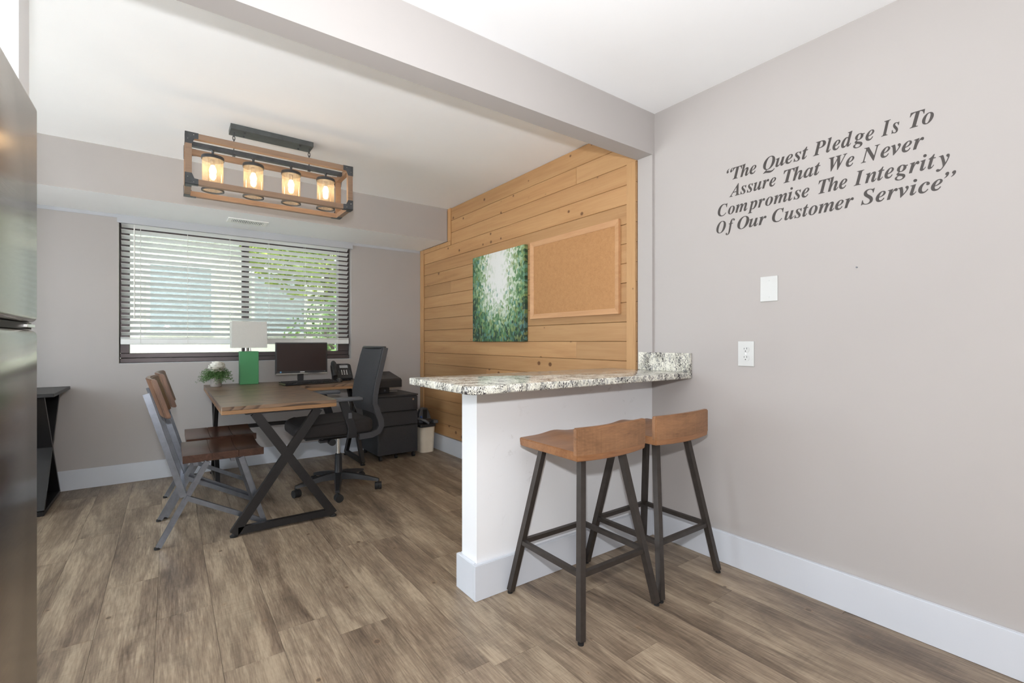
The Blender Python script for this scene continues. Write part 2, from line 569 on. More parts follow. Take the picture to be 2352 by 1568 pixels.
struct('ceiling', B(XL - T, XR + T, YF - T, YB + T, ZC, ZC + 0.2), M['ceiling'])
struct('wall_right', B(XR, XR + T, YF - T, YB + T, 0, ZC), M['wall'])
struct('wall_front', B(XK - T, XR, YF - T, YF, 0, ZC), M['wall'])
struct('wall_kitchen', B(XK - T, XK, YF, 1.73, 0, ZC), M['wall'])
bm = bmnew()                     # office side wall, out of view, opened for a window added to bring in daylight
LY0, LY1, LZ0, LZ1 = 1.95, 4.15, 0.35, 2.20
box(bm, XL - T, XL, 1.73, LY0, 0, ZC)
box(bm, XL - T, XL, LY1, YB + T, 0, ZC)
box(bm, XL - T, XL, LY0, LY1, 0, LZ0)
box(bm, XL - T, XL, LY0, LY1, LZ1, ZC)
struct('wall_left', bm, M['wall'])
lw = struct('added_window', B(XL - 0.075, XL - 0.069, LY0 + 0.002, LY1 - 0.002, LZ0 + 0.002, LZ1 - 0.002), M['pane'])  # unseen window, added to let more daylight into the office
for a, b in ((LY0 + 0.002, LY0 + 0.05), ((LY0 + LY1) / 2 - 0.03, (LY0 + LY1) / 2 + 0.03), (LY1 - 0.05, LY1 - 0.002)):
    obj('added_window_stile', B(XL - 0.10, XL - 0.04, a, b, LZ0 + 0.002, LZ1 - 0.002), M['bronze'], lw)
# wall stub that ends the opening beside the fridge
struct('wall_stub', B(XL, -0.314, 1.73, 1.842, 0, ZC), M['white_wall'])
WX0, WX1, WZ0, WZ1 = -0.322, 1.496, 0.945, 2.115
bm = bmnew()
box(bm, XL, WX0, YB, YB + T, 0, ZC)
box(bm, WX1, XR, YB, YB + T, 0, ZC)
box(bm, WX0, WX1, YB, YB + T, 0, WZ0)
box(bm, WX0, WX1, YB, YB + T, WZ1, ZC)
struct('wall_back', bm, M['wall'])
# beam across the opening and the slim post under its end
struct('wall_beam', B(-0.314, XR - 0.001, 1.73, 1.84, 2.206, ZC), M['wall'])
struct('trim_1', B(2.268, XR, 1.731, 1.835, 0.955, 2.206), M['wall'])
# dropped soffit along the window wall
SY, SZ = 4.195, 2.122
bm = bmnew()
box(bm, XL, XR - 0.036, SY, YB, SZ, ZC)
so = struct('wall_soffit', bm, [M['wall'], M['ceiling']])
for p in so.data.polygons:
    if p.normal.z < -0.5:
        p.material_index = 1
# grey strips below the soffit
struct('trim_2', B(XL, WX0 - 0.01, YB - 0.006, YB, SZ - 0.026, SZ), M['header'])
struct('trim_3', B(WX1 + 0.01, XR - 0.04, YB - 0.006, YB, SZ - 0.026, SZ), M['header'])
struct('trim_4', B(WX0 - 0.01, WX1 + 0.01, YB - 0.016, YB, 2.058, SZ), M['header'])

# half wall of the breakfast bar
hw = bmnew()
box(hw, 1.081, XR - 0.001, 1.745, 1.872, 0, 0.919)
def smudged():
    m = NT('scuffed_white_paint')
    v = m.coords(rnd=False)
    f = m.noise(v, 9, 5, 0.75, 0.8)
    h = m.noise(v, 2.2, 2)
    msk = m.math('MULTIPLY', m.ramp(f, [(0.60, g(0)), (0.70, g(1))]), m.ramp(h, [(0.45, g(0)), (0.62, g(0.35))]))
    m.l(m.mix(msk, lin(238, 239, 241), lin(176, 170, 164)), m.b.inputs['Base Color'])
    m.val('Roughness', 0.6)
    m.bump(m.noise(v, 120, 2), 0.05, 0.001)
    return m.m
M['scuffed'] = smudged()
struct('wall_half', hw, M['scuffed'])

def baseboard(name, x0, x1, y0, y1, h=0.155, exposed=0):
    bm = B(x0, x1, y0, y1, 0.0015, h)
    top = [e for e in bm.edges if all(v.co.z > h - 0.001 for v in e.verts)]
    bmesh.ops.bevel(bm, geom=top, offset=0.003, segments=2, affect='EDGES')
    return struct(name, bm, M['trim'])
baseboard('baseboard_right', XR - 0.02, XR, YF, 1.7245)
baseboard('baseboard_half_front', 1.062, XR - 0.0205, 1.725, 1.7445)
baseboard('baseboard_half_end', 1.062, 1.0805, 1.745, 1.89)
baseboard('baseboard_half_rear', 1.081, XR - 0.04, 1.8725, 1.89)
baseboard('baseboard_back', XL, XR - 0.04, YB - 0.018, YB, 0.15)
baseboard('baseboard_panelled', XR - 0.036, XR - 0.0, 1.895, YB - 0.019, 0.157)

# ---------------------------------------------------------------- pine boards on the office wall
pw = struct('wall_panelling', B(XR - 0.006, XR - 0.0005, 1.842, YB - 0.001, 0.158, ZC - 0.001), M['dark_slot'])
joints = {(-1, 0): [2.36], (9, 0): [2.36], (-3, 0): [3.50], (4, 0): [4.15], (-6, 0): [3.9]}
for k in range(-8, 11):
    za = 1.12 + 0.12 * k
    zb = min(za + 0.12, ZC)
    if k == -8: za = 0.16
    if k == 10: zb = ZC - 0.001
    yend = YB - 0.002 if zb < SZ + 0.01 else SY - 0.003
    cuts = [1.843] + joints.get((k, 0), []) + [yend]
    for a, b in zip(cuts, cuts[1:]):
        w, h = (b - a) - 0.0012, (zb - za) - 0.002
        bm = B(-0.016, 0.0, -w / 2, w / 2, -h / 2, h / 2)
        fr = [e for e in bm.edges if all(v.co.x < -0.015 for v in e.verts)]
        bmesh.ops.bevel(bm, geom=fr, offset=0.0028, segments=1, affect='EDGES')
        obj('board', bm, M['pine'], pw, (XR - 0.0055, (a + b) / 2, (za + zb) / 2))
def ptrim(y0, y1, z0, z1, th=0.035):
    bm = B(-th, -0.0225, -(y1 - y0) / 2, (y1 - y0) / 2, -(z1 - z0) / 2, (z1 - z0) / 2, 0.002)
    obj('trim_board', bm, M['pine_trim'], pw, (XR, (y0 + y1) / 2, (z0 + z1) / 2))
ptrim(1.843, 1.909, 0.16, 2.203)
ptrim(4.745, YB - 0.003, 0.16, SZ - 0.002)
ptrim(4.135, 4.744, SZ - 0.046, SZ - 0.002, 0.032)
ptrim(4.135, SY - 0.002, SZ - 0.001, ZC - 0.002, 0.034)

# ---------------------------------------------------------------- window
win = struct('window_1', B(WX0 + 0.004, WX1 - 0.004, 4.945, 4.955, WZ0 + 0.004, WZ1 - 0.004), M['pane'])
win.data.materials[0] = M['dimming_pane']
def fr(name, *a, bv=0.003):
    obj(name, B(*a, bv), M['bronze'], win)
fr('frame_jamb', WX0 + 0.002, WX0 + 0.062, 4.905, 4.968, WZ0 + 0.08, WZ1 - 0.002)
fr('frame_jamb', WX1 - 0.112, WX1 - 0.002, 4.905, 4.968, WZ0 + 0.08, WZ1 - 0.002)
fr('frame_head', WX0 + 0.062, WX1 - 0.112, 4.905, 4.968, WZ1 - 0.105, WZ1 - 0.002)
fr('frame_sill', WX0 + 0.002, WX1 - 0.002, 4.895, 4.968, WZ0 + 0.002, WZ0 + 0.040)
fr('frame_rail', WX0 + 0.002, WX1 - 0.002, 4.915, 4.968, WZ0 + 0.041, WZ0 + 0.0795)
fr('sash_stile', 0.535, 0.562, 4.918, 4.966, WZ0 + 0.08, WZ1 - 0.106)
fr('sash_stile', 0.5635, 0.592, 4.912, 4.966, WZ0 + 0.08, WZ1 - 0.106)
struct('window_sill_1', B(WX0 + 0.001, WX1 - 0.001, YB - 0.001, 4.894, WZ0 - 0.001, WZ0 + 0.0015), M['trim'])

# blind
bl = thing('window_blind', 'wide white slatted blind hanging half open in the window', 'window blind', (0.587, 4.862, 1.096))
bx0, bx1 = -0.900, 0.886
obj('head_rail', B(bx0, bx1, -0.028, 0.028, 0.975, 1.012, 0.004), M['slat'], bl)
def slat_mesh():
    bm = bmnew()
    n = 6
    ring = []
    for s, off in ((1, 0.0014), (-1, -0.0014)):
        pts = []
        for i in range(n + 1):
            u = -0.025 + 0.05 * i / n
            z = 0.0032 * (1 - (u / 0.025) ** 2) + off
            pts.append((u, z))
        ring += pts if s == 1 else pts[::-1]
    a = R(-27)                     # room-side edge turned up
    poly = [(u * math.cos(a) - z * math.sin(a), u * math.sin(a) + z * math.cos(a)) for u, z in ring]
    prism(bm, poly, 'x', bx0 + 0.004, bx1 - 0.004)
    return mesh_of('slat', bm, M['slat'], True)
sm = slat_mesh()
zs = 0.086
n_sl = 20
pitch = 0.0455
for i in range(n_sl):
    obj('slat', sm, None, bl, (0, 0, zs + i * pitch))
# slats gathered on the bottom rail
obj('bottom_rail', B(bx0, bx1, -0.027, 0.027, 0.0, 0.044, 0.004), M['slat'], bl)
obj('rail_cap', B(bx0, bx1, -0.029, 0.029, 0.0445, 0.049, 0.001), M['slat'], bl)
for i in range(2):
    o = obj('slat', B(bx0, bx1, -0.025, 0.025, 0, 0.0035, 0.001), M['slat'], bl, (0, 0, 0.0505 + i * 0.006))
for x in (-0.188, 0.126, 0.435, 0.745, 1.059, 1.367):
    bm = bmnew()
    for y in (-0.029, 0.029):
        cyl(bm, (x - 0.587, y, 0.0), (x - 0.587, y, 0.94), 0.0011, 6)
    obj('ladder_cord', bm, M['white_plastic'], bl)
bm = bmnew()
cyl(bm, (-0.226 - 0.587, -0.045, 0.205), (-0.226 - 0.587, -0.045, 0.93), 0.0045, 8)
cyl(bm, (-0.226 - 0.587, -0.045, 0.93), (-0.226 - 0.587, -0.02, 0.96), 0.002, 6)
obj('tilt_wand', bm, M['white_plastic'], bl, smooth=True)

# ---------------------------------------------------------------- outside
gm = plain('pale_gravel', lin(216, 214, 210), 0.9, var=0.3, scale=40, bump=0.5, bscale=60)
struct('ground_outside', B(XL - T - 0.4, 16, YB + T, 26, 0.50, 0.62), plain('grey_gravel', lin(190, 188, 184), 0.9, var=0.4, scale=16, bump=0.5, bscale=60))
struct('ground_office_side', B(-16, XL - T - 0.4, YF - T, 26, 0.1, 0.25), gm)  # unseen ground, kept pale to bounce daylight up through the added window
hs = thing('house', 'cream house beyond the window blind', 'house', (-0.4, 11.6, 0.62))
obj('wall', B(-4.5, 3.6, 0, 4, 0, 4.2), plain('cream_siding', lin(236, 232, 220), 0.8, var=0.03), hs)
bm = bmnew()
prism(bm, [(-0.5, 4.2), (4.5, 4.2), (4.5, 4.35), (2.0, 6.0), (-0.5, 4.35)], 'x', -4.8, 3.9)
obj('roof', bm, plain('grey_roof', lin(150, 148, 146), 0.8, var=0.1), hs)
hg = plain('house_window', lin(188, 196, 202), 0.2, var=0.1)
for x, z in ((-2.4, 0.7), (0.1, 0.7), (1.9, 0.7), (-2.4, 2.6), (0.1, 2.6), (1.9, 2.6)):
    w = obj('window', B(x, x + 1.0, -0.03, 0.05, z, z + 1.3), hg, hs)
    bm = bmnew()
    box(bm, x - 0.06, x + 1.06, -0.05, -0.005, z - 0.06, z)
    box(bm, x - 0.06, x + 1.06, -0.05, -0.005, z + 1.3, z + 1.36)
    box(bm, x - 0.06, x, -0.05, -0.005, z, z + 1.3)
    box(bm, x + 1.0, x + 1.06, -0.05, -0.005, z, z + 1.3)
    obj('frame', bm, M['white_plastic'], w)

def leaves(n, rx, ry, rz, cz, size, seed):
    rnd = random.Random(seed)
    bm = bmnew()
    for _ in range(n):
        while True:
            p = Vector((rnd.uniform(-1, 1), rnd.uniform(-1, 1), rnd.uniform(-1, 1)))
            if 0.3 < p.length < 1: break
        c = Vector((p.x * rx, p.y * ry, cz + p.z * rz))
        a = Vector((rnd.gauss(0, 1), rnd.gauss(0, 1), rnd.gauss(0, 1))).normalized()
        b = a.orthogonal().normalized()
        s = size * rnd.uniform(0.6, 1.3)
        vs = [bm.verts.new(c + a * s), bm.verts.new(c + b * s * 0.45), bm.verts.new(c - a * s), bm.verts.new(c - b * s * 0.45)]
        bm.faces.new(vs)
    return bm
tl = plain('sunlit_leaves', lin(176, 190, 96), 0.6, var=0.35, scale=3)
tl2 = plain('tree_leaves', lin(120, 150, 84), 0.6, var=0.35, scale=3)
bark = plain('bark', lin(104, 90, 76), 0.9, var=0.3, scale=20, bump=0.5, bscale=60)
for k, (x, y, r, h, mat, lab) in enumerate([
        (2.5, 9.6, 1.6, 2.5, tl, 'yellow green leafy tree in front of the cream house'),
        (5.9, 8.6, 1.7, 1.9, tl2, 'dark green leafy tree to the side of the cream house')]):
    t = thing('tree', lab, 'tree', (x, y, 0.62))
    obj('crown', leaves(2600, r, r * 0.8, r * 0.8, h, 0.11, 11 + k), mat, t)
    bm = bmnew()
    tube(bm, [(0, 0, 0), (0.05, 0, h * 0.5), (0, 0.05, h)], [0.14, 0.1, 0.04], 8)
    obj('trunk', bm, bark, t, smooth=True)
sb = thing('shrub', 'low green shrub growing on the gravel under the trees', 'shrub', (2.6, 7.4, 0.62))
obj('foliage', leaves(1500, 1.3, 0.5, 0.65, 0.62, 0.06, 31), tl2, sb)

# ---------------------------------------------------------------- soffit vent
vt = thing('ceiling_vent', 'small white air vent under the soffit above the window', 'vent', (0.53, 4.485, SZ - 0.008))
bm = bmnew()
box(bm, -0.145, 0.145, -0.085, -0.055, 0, 0.007)
box(bm, -0.145, 0.145, 0.055, 0.085, 0, 0.007)
box(bm, -0.145, -0.115, -0.055, 0.055, 0, 0.007)
box(bm, 0.115, 0.145, -0.055, 0.055, 0, 0.007)
obj('frame', bm, M['white_plastic'], vt)
obj('backing', B(-0.115, 0.115, -0.055, 0.055, 0.0065, 0.0075), M['grey_plastic'], vt)
fm = mesh_of('fin', B(-0.0035, 0.0035, -0.054, 0.054, 0.0, 0.006), M['white_plastic'])
for i in range(18):
    obj('fin', fm, None, vt, (-0.108 + i * 0.0127, 0, 0.0))

# ---------------------------------------------------------------- bar counter
def round_rect(x0, x1, y0, y1, rads, n=6):
    """rads: radius at (x0,y0),(x1,y0),(x1,y1),(x0,y1)"""
    pts = []
    for (cx, cy, r, a0) in ((x0, y0, rads[0], 180), (x1, y0, rads[1], 270), (x1, y1, rads[2], 0), (x0, y1, rads[3], 90)):
        if r <= 0:
            pts.append((cx, cy)); continue
        ox = cx + r if cx == x0 else cx - r
        oy = cy + r if cy == y0 else cy - r
        for i in range(n + 1):
            a = R(a0 + 90 * i / n)
            pts.append((ox + r * math.cos(a), oy + r * math.sin(a)))
    return pts
bm = bmnew()
prism(bm, round_rect(0.893, XR - 0.002, 1.484, 2.045, (0.055, 0, 0, 0.02)), 'z', 0.9205, 0.953)
hor = [e for e in bm.edges if abs(e.verts[0].co.z - e.verts[1].co.z) < 1e-5 and min(v.co.x for v in e.verts) < XR - 0.01]
bmesh.ops.bevel(bm, geom=hor, offset=0.006, segments=3, profile=0.5, affect='EDGES')
ct = tag(obj('bar_countertop', bm, M['granite'], smooth=True), 'speckled grey and cream granite top of the breakfast bar', 'countertop')
# cut a notch where pine trim meets the slab: the slab simply stops at the wall face behind it
tag(obj('backsplash', B(XR - 0.021, XR - 0.001, 1.486, 1.83, 0.9535, 1.057, 0.0015), M['granite']),
    'short granite upstand on the wall at the end of the bar', 'backsplash')

# ---------------------------------------------------------------- bar stools
def make_stool(label):
    t = thing('bar_stool', label, 'bar stool', group='bar stools at the counter')
    top, foot, zt = 0.118, 0.223, 0.655
    def at(sx, sy, z):
        f = foot + (top - foot) * z / zt
        return (sx * f, sy * f, z)
    for sx, sy in ((-1, -1), (1, -1), (1, 1), (-1, 1)):
        bm = bmnew()
        bar(bm, at(sx, sy, 0.012), at(sx, sy, zt), 0.026, 0.026, (1, 0, 0))
        lg = obj('leg', bm, M['stool_metal'], t)
        bm = bmnew()
        x, y, _ = at(sx, sy, 0.0)
        lathe(bm, [(0.008, 0.013), (0.008, 0.008), (0.0115, 0.007), (0.0115, 0.0005)], 12, (x, y, 0))
        obj('foot', bm, M['rubber'], lg, smooth=True)
    z = 0.232
    c = [at(-1, -1, z), at(1, -1, z), at(1, 1, z), at(-1, 1, z)]
    for i in range(4):
        bm = bmnew()
        p, q = Vector(c[i]), Vector(c[(i + 1) % 4])
        d = (q - p).normalized() * 0.013
        bar(bm, p + d, q - d, 0.02, 0.02, (0, 0, 1))
        obj('footrest_bar', bm, M['stool_metal'], t)
    obj('seat_plate', B(-0.135, 0.135, -0.135, 0.135, zt, zt + 0.006, 0.001), M['stool_metal'], t)
    # saddle seat
    bm = bmnew()
    n = 18
    def edge(u, v):
        x = 0.203 * u
        y = 0.183 * v
        if v < 0: y -= 0.018 * (1 - u * u) * (-v)
        else: y += 0.006 * (1 - u * u) * v
        return x, y
    def ztop(u, v):
        dish = -0.012 * (1 - u * u) * (1 - min(1, abs(v + 0.25)) ** 2)
        pom = 0.011 * math.exp(-(u / 0.3) ** 2) * max(0, v) ** 1.5
        return 0.697 + dish + pom
    top_v = {}
    bot_v = {}
    for i in range(n + 1):
        for j in range(n + 1):
            u, v = -1 + 2 * i / n, -1 + 2 * j / n
            x, y = edge(u, v)
            top_v[i, j] = bm.verts.new((x, y, ztop(u, v)))
            bot_v[i, j] = bm.verts.new((x * 0.985, y * 0.985, 0.6615 - 0.004 * (1 - u * u) * (v < -0.5)))
    for i in range(n):
        for j in range(n):
            bm.faces.new((top_v[i, j], top_v[i + 1, j], top_v[i + 1, j + 1], top_v[i, j + 1]))
            bm.faces.new((bot_v[i, j + 1], bot_v[i + 1, j + 1], bot_v[i + 1, j], bot_v[i, j]))
    for i in range(n):
        bm.faces.new((bot_v[i, 0], bot_v[i + 1, 0], top_v[i + 1, 0], top_v[i, 0]))
        bm.faces.new((top_v[i, n], top_v[i + 1, n], bot_v[i + 1, n], bot_v[i, n]))
        bm.faces.new((top_v[0, i], top_v[0, i + 1], bot_v[0, i + 1], bot_v[0, i]))
        bm.faces.new((bot_v[n, i], bot_v[n, i + 1], top_v[n, i + 1], top_v[n, i]))
    bmesh.ops.recalc_face_normals(bm, faces=bm.faces[:])
    rim = [e for e in bm.edges if len(e.link_faces) == 2 and e.calc_face_angle(0) > 0.9]
    bmesh.ops.bevel(bm, geom=rim, offset=0.004, segments=2, affect='EDGES')
    obj('seat', bm, M['stool_wood'], t, smooth=True)
    # low curved back slab standing on the rear edge
    bm = bmnew()
    m = 14
    P = []
    for i in range(m + 1):
        u = -1 + 2 * i / m
        x = 0.203 * u
        yo = -0.183 - 0.018 * (1 - u * u)
        P.append((x, yo + 0.0, yo + 0.024))
    ring = [(x, yo) for x, yo, yi in P] + [(x, yi) for x, yo, yi in P[::-1]]
    prism(bm, ring, 'z', 0.680, 0.789)
    sh = [e for e in bm.edges if e.calc_face_angle(0) > 0.9]
    bmesh.ops.bevel(bm, geom=sh, offset=0.004, segments=2, affect='EDGES')
    obj('backrest', bm, M['stool_back_wood'], t, smooth=True)
    return t
s1 = make_stool('wooden saddle bar stool on dark iron legs, the one farther from the lettered wall')
s1.location = (1.452, 1.479, 0)
s2 = copy_tree(s1)
s2.location = (1.930, 1.481, 0)
s2['label'] = 'wooden saddle bar stool on dark iron legs, the one standing next to the lettered wall'

# ---------------------------------------------------------------- wall lettering
def mathchar(ch):
    if 'A' <= ch <= 'Z': return chr(0x1D468 + ord(ch) - 65)
    if 'a' <= ch <= 'z': return chr(0x1D482 + ord(ch) - 97)
    return ch
glyphs = {}
def glyph(ch):
    if ch in glyphs: return glyphs[ch]
    c = bpy.data.curves.new('glyph', 'FONT')
    c.body = mathchar(ch)
    c.size = 1.0
    o = bpy.data.objects.new('glyph', c)
    COL.objects.link(o)
    bpy.context.view_layer.update()
    me = bpy.data.meshes.new_from_object(o.evaluated_get(bpy.context.evaluated_depsgraph_get()))
    bpy.data.objects.remove(o)
    bpy.data.curves.remove(c)
    vs = [(v.co.x, v.co.y) for v in me.vertices]
    fs = [tuple(p.vertices) for p in me.polygons]
    bpy.data.meshes.remove(me)
    glyphs[ch] = (vs, fs, min(v[0] for v in vs), max(v[0] for v in vs))
    return glyphs[ch]
lt = thing('wall_lettering', 'four lines of dark italic lettering stuck on the plain wall', 'wall lettering', (XR, 0.88, 1.67))
CAP = 0.0575 / 0.671
slant_gap = {'O': -0.05, 'T': -0.15, 'P': -0.03, 'f': -0.02, 'W': -0.10, 'N': -0.02, 't': -0.03, 'r': -0.02, 'Q': -0.02}
rows = [(1.933, [('\u201cThe', 1.291, 1.14), ('Quest', 1.108, 0.913), ('Pledge', 0.893, 0.671), ('Is', 0.648, 0.591), ('To', 0.559, 0.489)]),
        (1.848, [('Assure', 1.275, 1.049), ('That', 1.016, 0.864), ('We', 0.831, 0.739), ('Never', 0.716, 0.517)]),
        (1.762, [('Compromise', 1.337, 0.908), ('The', 0.872, 0.764), ('Integrity', 0.741, 0.445)]),
        (1.677, [('Of', 1.345, 1.247), ('Our', 1.234, 1.093), ('Customer', 1.067, 0.741), ('Service\u201d', 0.716, 0.432)])]
def letter_mesh(ch, sx, sz):
    vs, fs, a, b = glyph(ch)
    shear = 0.28 if ch in '\u201c\u201d' else 0.0
    bm = bmnew()
    lay = []
    for dx in (-0.0012, -0.0002):
        lay.append([bm.verts.new((dx, -(x - a + shear * (y - 0.45)) * sx, y * sz)) for x, y in vs])
    ed = {}
    for f in fs:
        try:
            bm.faces.new([lay[0][i] for i in f])
        except ValueError:
            continue
        for i, j in zip(f, f[1:] + f[:1]):
            if (j, i) in ed: ed.pop((j, i))
            else: ed[i, j] = 1
    for i, j in ed:
        bm.faces.new((lay[0][j], lay[0][i], lay[1][i], lay[1][j]))
    return mesh_of('letter', bm, M['letter'])
for base, words in rows:
    for w, ya, yb in words:
        ws = []
        for i, ch in enumerate(w):
            a, b = glyph(ch)[2:]
            gap = 0.035 + (slant_gap.get(ch, 0.0) if i < len(w) - 1 else 0)
            ws.append((b - a, gap))
        tot = sum(x + (gp if i < len(ws) - 1 else 0) for i, (x, gp) in enumerate(ws))
        k = (ya - yb) / tot
        y = ya
        for ch, (wd, gp) in zip(w, ws):
            obj('letter', letter_mesh(ch, k, CAP), None, lt, (0, y - 0.88, base - 1.67))
            y -= (wd + gp) * k

# ---------------------------------------------------------------- wall plates
bp = thing('blank_wall_plate', 'blank white plate on the wall under the lettering', 'wall plate', (XR, 1.080, 1.309))
bm = B(-0.006, 0, -0.0395, 0.0395, 0, 0.118, 0.002, 2)
obj('plate', bm, M['plate'], bp)
for z in (0.020, 0.098):
    bm = bmnew(); cyl(bm, (-0.0072, 0, z), (-0.0055, 0, z), 0.004, 10)
    obj('screw', bm, M['plate'], bp)
op = thing('wall_outlet', 'white double power outlet on the wall near the bar', 'power outlet', (XR, 1.189, 0.999))
obj('plate', B(-0.006, 0, -0.0395, 0.0395, 0, 0.122, 0.002, 2), M['plate'], op)
for z in (0.0405, 0.0815):
    bm = bmnew()
    prism(bm, round_rect(-0.017, 0.017, z - 0.0145, z + 0.0145, (0.011,) * 4), 'x', -0.0085, -0.0055)
    so_ = obj('socket', bm, M['plate'], op)
    for y, h in ((-0.0065, 0.009), (0.0065, 0.007)):
        obj('slot', B(-0.0089, -0.0084, y - 0.0011, y + 0.0011, z + 0.001, z + 0.001 + h), M['dark_slot'], so_)
    bm = bmnew(); cyl(bm, (-0.0089, 0, z - 0.0075), (-0.0084, 0, z - 0.0075), 0.0026, 10)
    obj('slot', bm, M['dark_slot'], so_)
bm = bmnew(); cyl(bm, (-0.0068, 0, 0.061), (-0.0055, 0, 0.061), 0.0028, 10)
obj('screw', bm, M['chrome'], op)
bm = bmnew(); cyl(bm, (-0.006, 0, 0), (0, 0, 0), 0.003, 8)
tag(obj('nail', bm, M['gun_metal'], loc=(XR, 0.73, 1.425)), 'tiny nail left in the bare wall below the lettering', 'nail')

# ---------------------------------------------------------------- painting and cork board
pt = thing('painting', 'square canvas painting of green dabs fading to a white glow', 'painting', (XR - 0.0225, 3.285, 1.119))
bm = B(-0.034, -0.001, -0.386, 0.386, 0, 0.757, 0.003, 2)
obj('canvas', bm, M['painting'], pt)
cb = thing('cork_board', 'wood framed empty cork board on the pine wall', 'cork board', (XR - 0.0225, 2.405, 1.292))
obj('cork_sheet', B(-0.010, -0.001, -0.41, 0.41, 0.03, 0.556), M['cork'], cb)
def rail(poly, sunk):
    bm = bmnew()
    prism(bm, poly, 'x', -0.021, -0.0005)
    fe = [v for v in bm.verts if v.co.x < -0.02]
    for v in fe:                       # inner lip lower than the outer edge
        if abs(v.co.y) < 0.41 and 0.02 < v.co.z < 0.57:
            v.co.x = -0.013
    obj('frame_rail', bm, M['oak_frame'], cb)
W2, H2, fw = 0.441, 0.586, 0.036
rail([(-W2, 0), (W2, 0), (W2 - fw, fw), (-W2 + fw, fw)], 0)
rail([(-W2 + fw, H2 - fw), (W2 - fw, H2 - fw), (W2, H2), (-W2, H2)], 0)
rail([(-W2, 0), (-W2 + fw, fw), (-W2 + fw, H2 - fw), (-W2, H2)], 0)
rail([(W2, 0), (W2, H2), (W2 - fw, H2 - fw), (W2 - fw, fw)], 0)

# ---------------------------------------------------------------- desk
dk = thing('office_desk', 'L shaped dark wood desk on black crossed steel legs', 'desk', (0.55, 3.95, 0))
def dtop(name, x0, x1, y0, y1):
    ox, oy = 0.55, 3.95
    o = obj(name, B(x0 - ox, x1 - ox, y0 - oy, y1 - oy, 0.728, 0.75, 0.002), M['desk_top'], dk)
    obj('lower_layer', B(x0 - ox, x1 - ox, y0 - oy, y1 - oy, 0.7055, 0.7278, 0.0015), M['desk_edge'], o)
dtop('tabletop', 0.236, 0.864, 3.090, 4.189)
dtop('return_top', 0.236, 1.500, 4.190, 4.785)
def xframe(p0, p1, c0, c1, axis_side):
    """feet p0,p1 and top points c0,c1 (c0 above p0): crossed bars, floor rail, top plate, levelling feet"""
    ox = Vector((0.55, 3.95, 0))
    p0, p1, c0, c1 = [Vector(q) - ox for q in (p0, p1, c0, c1)]
    for a, b, th in ((p0, c1, 0.030), (p1, c0, 0.0288)):
        bm = bmnew(); bar(bm, a, b, th, 0.05, axis_side)
        obj('leg', bm, M['black_metal'], dk)
    d = (p1 - p0).normalized()
    bm = bmnew(); bar(bm, p0 + d * 0.02 + Vector((0, 0, 0.012)), p1 - d * 0.02 + Vector((0, 0, 0.012)), 0.03, 0.04, axis_side)
    obj('floor_rail', bm, M['black_metal'], dk)
    bm = bmnew(); bar(bm, c0 - d * 0.05, c1 + d * 0.05, 0.05, 0.006, axis_side)
    obj('top_plate', bm, M['black_metal'], dk)
    for q in (p0, p1):
        bm = bmnew()
        lathe(bm, [(0.021, 0.001), (0.022, 0.008), (0.012, 0.014), (0.006, 0.03)], 16, (q.x, q.y, 0))
        obj('levelling_foot', bm, M['rubber'], dk, smooth=True)
xframe((0.300, 3.122, 0.02), (0.850, 3.122, 0.02), (0.405, 3.122, 0.70), (0.760, 3.122, 0.70), (0, 1, 0))
xframe((0.300, 4.235, 0.02), (0.300, 4.735, 0.02), (0.300, 4.31, 0.70), (0.300, 4.66, 0.70), (1, 0, 0))
xframe((1.415, 4.235, 0.02), (1.415, 4.735, 0.02), (1.415, 4.31, 0.70), (1.415, 4.66, 0.70), (1, 0, 0))
bm = bmnew(); bar(bm, (0.316 - 0.55, 4.485 - 3.95, 0.415), (1.399 - 0.55, 4.485 - 3.95, 0.415), 0.03, 0.03, (0, 0, 1))
obj('long_rail', bm, M['black_metal'], dk)

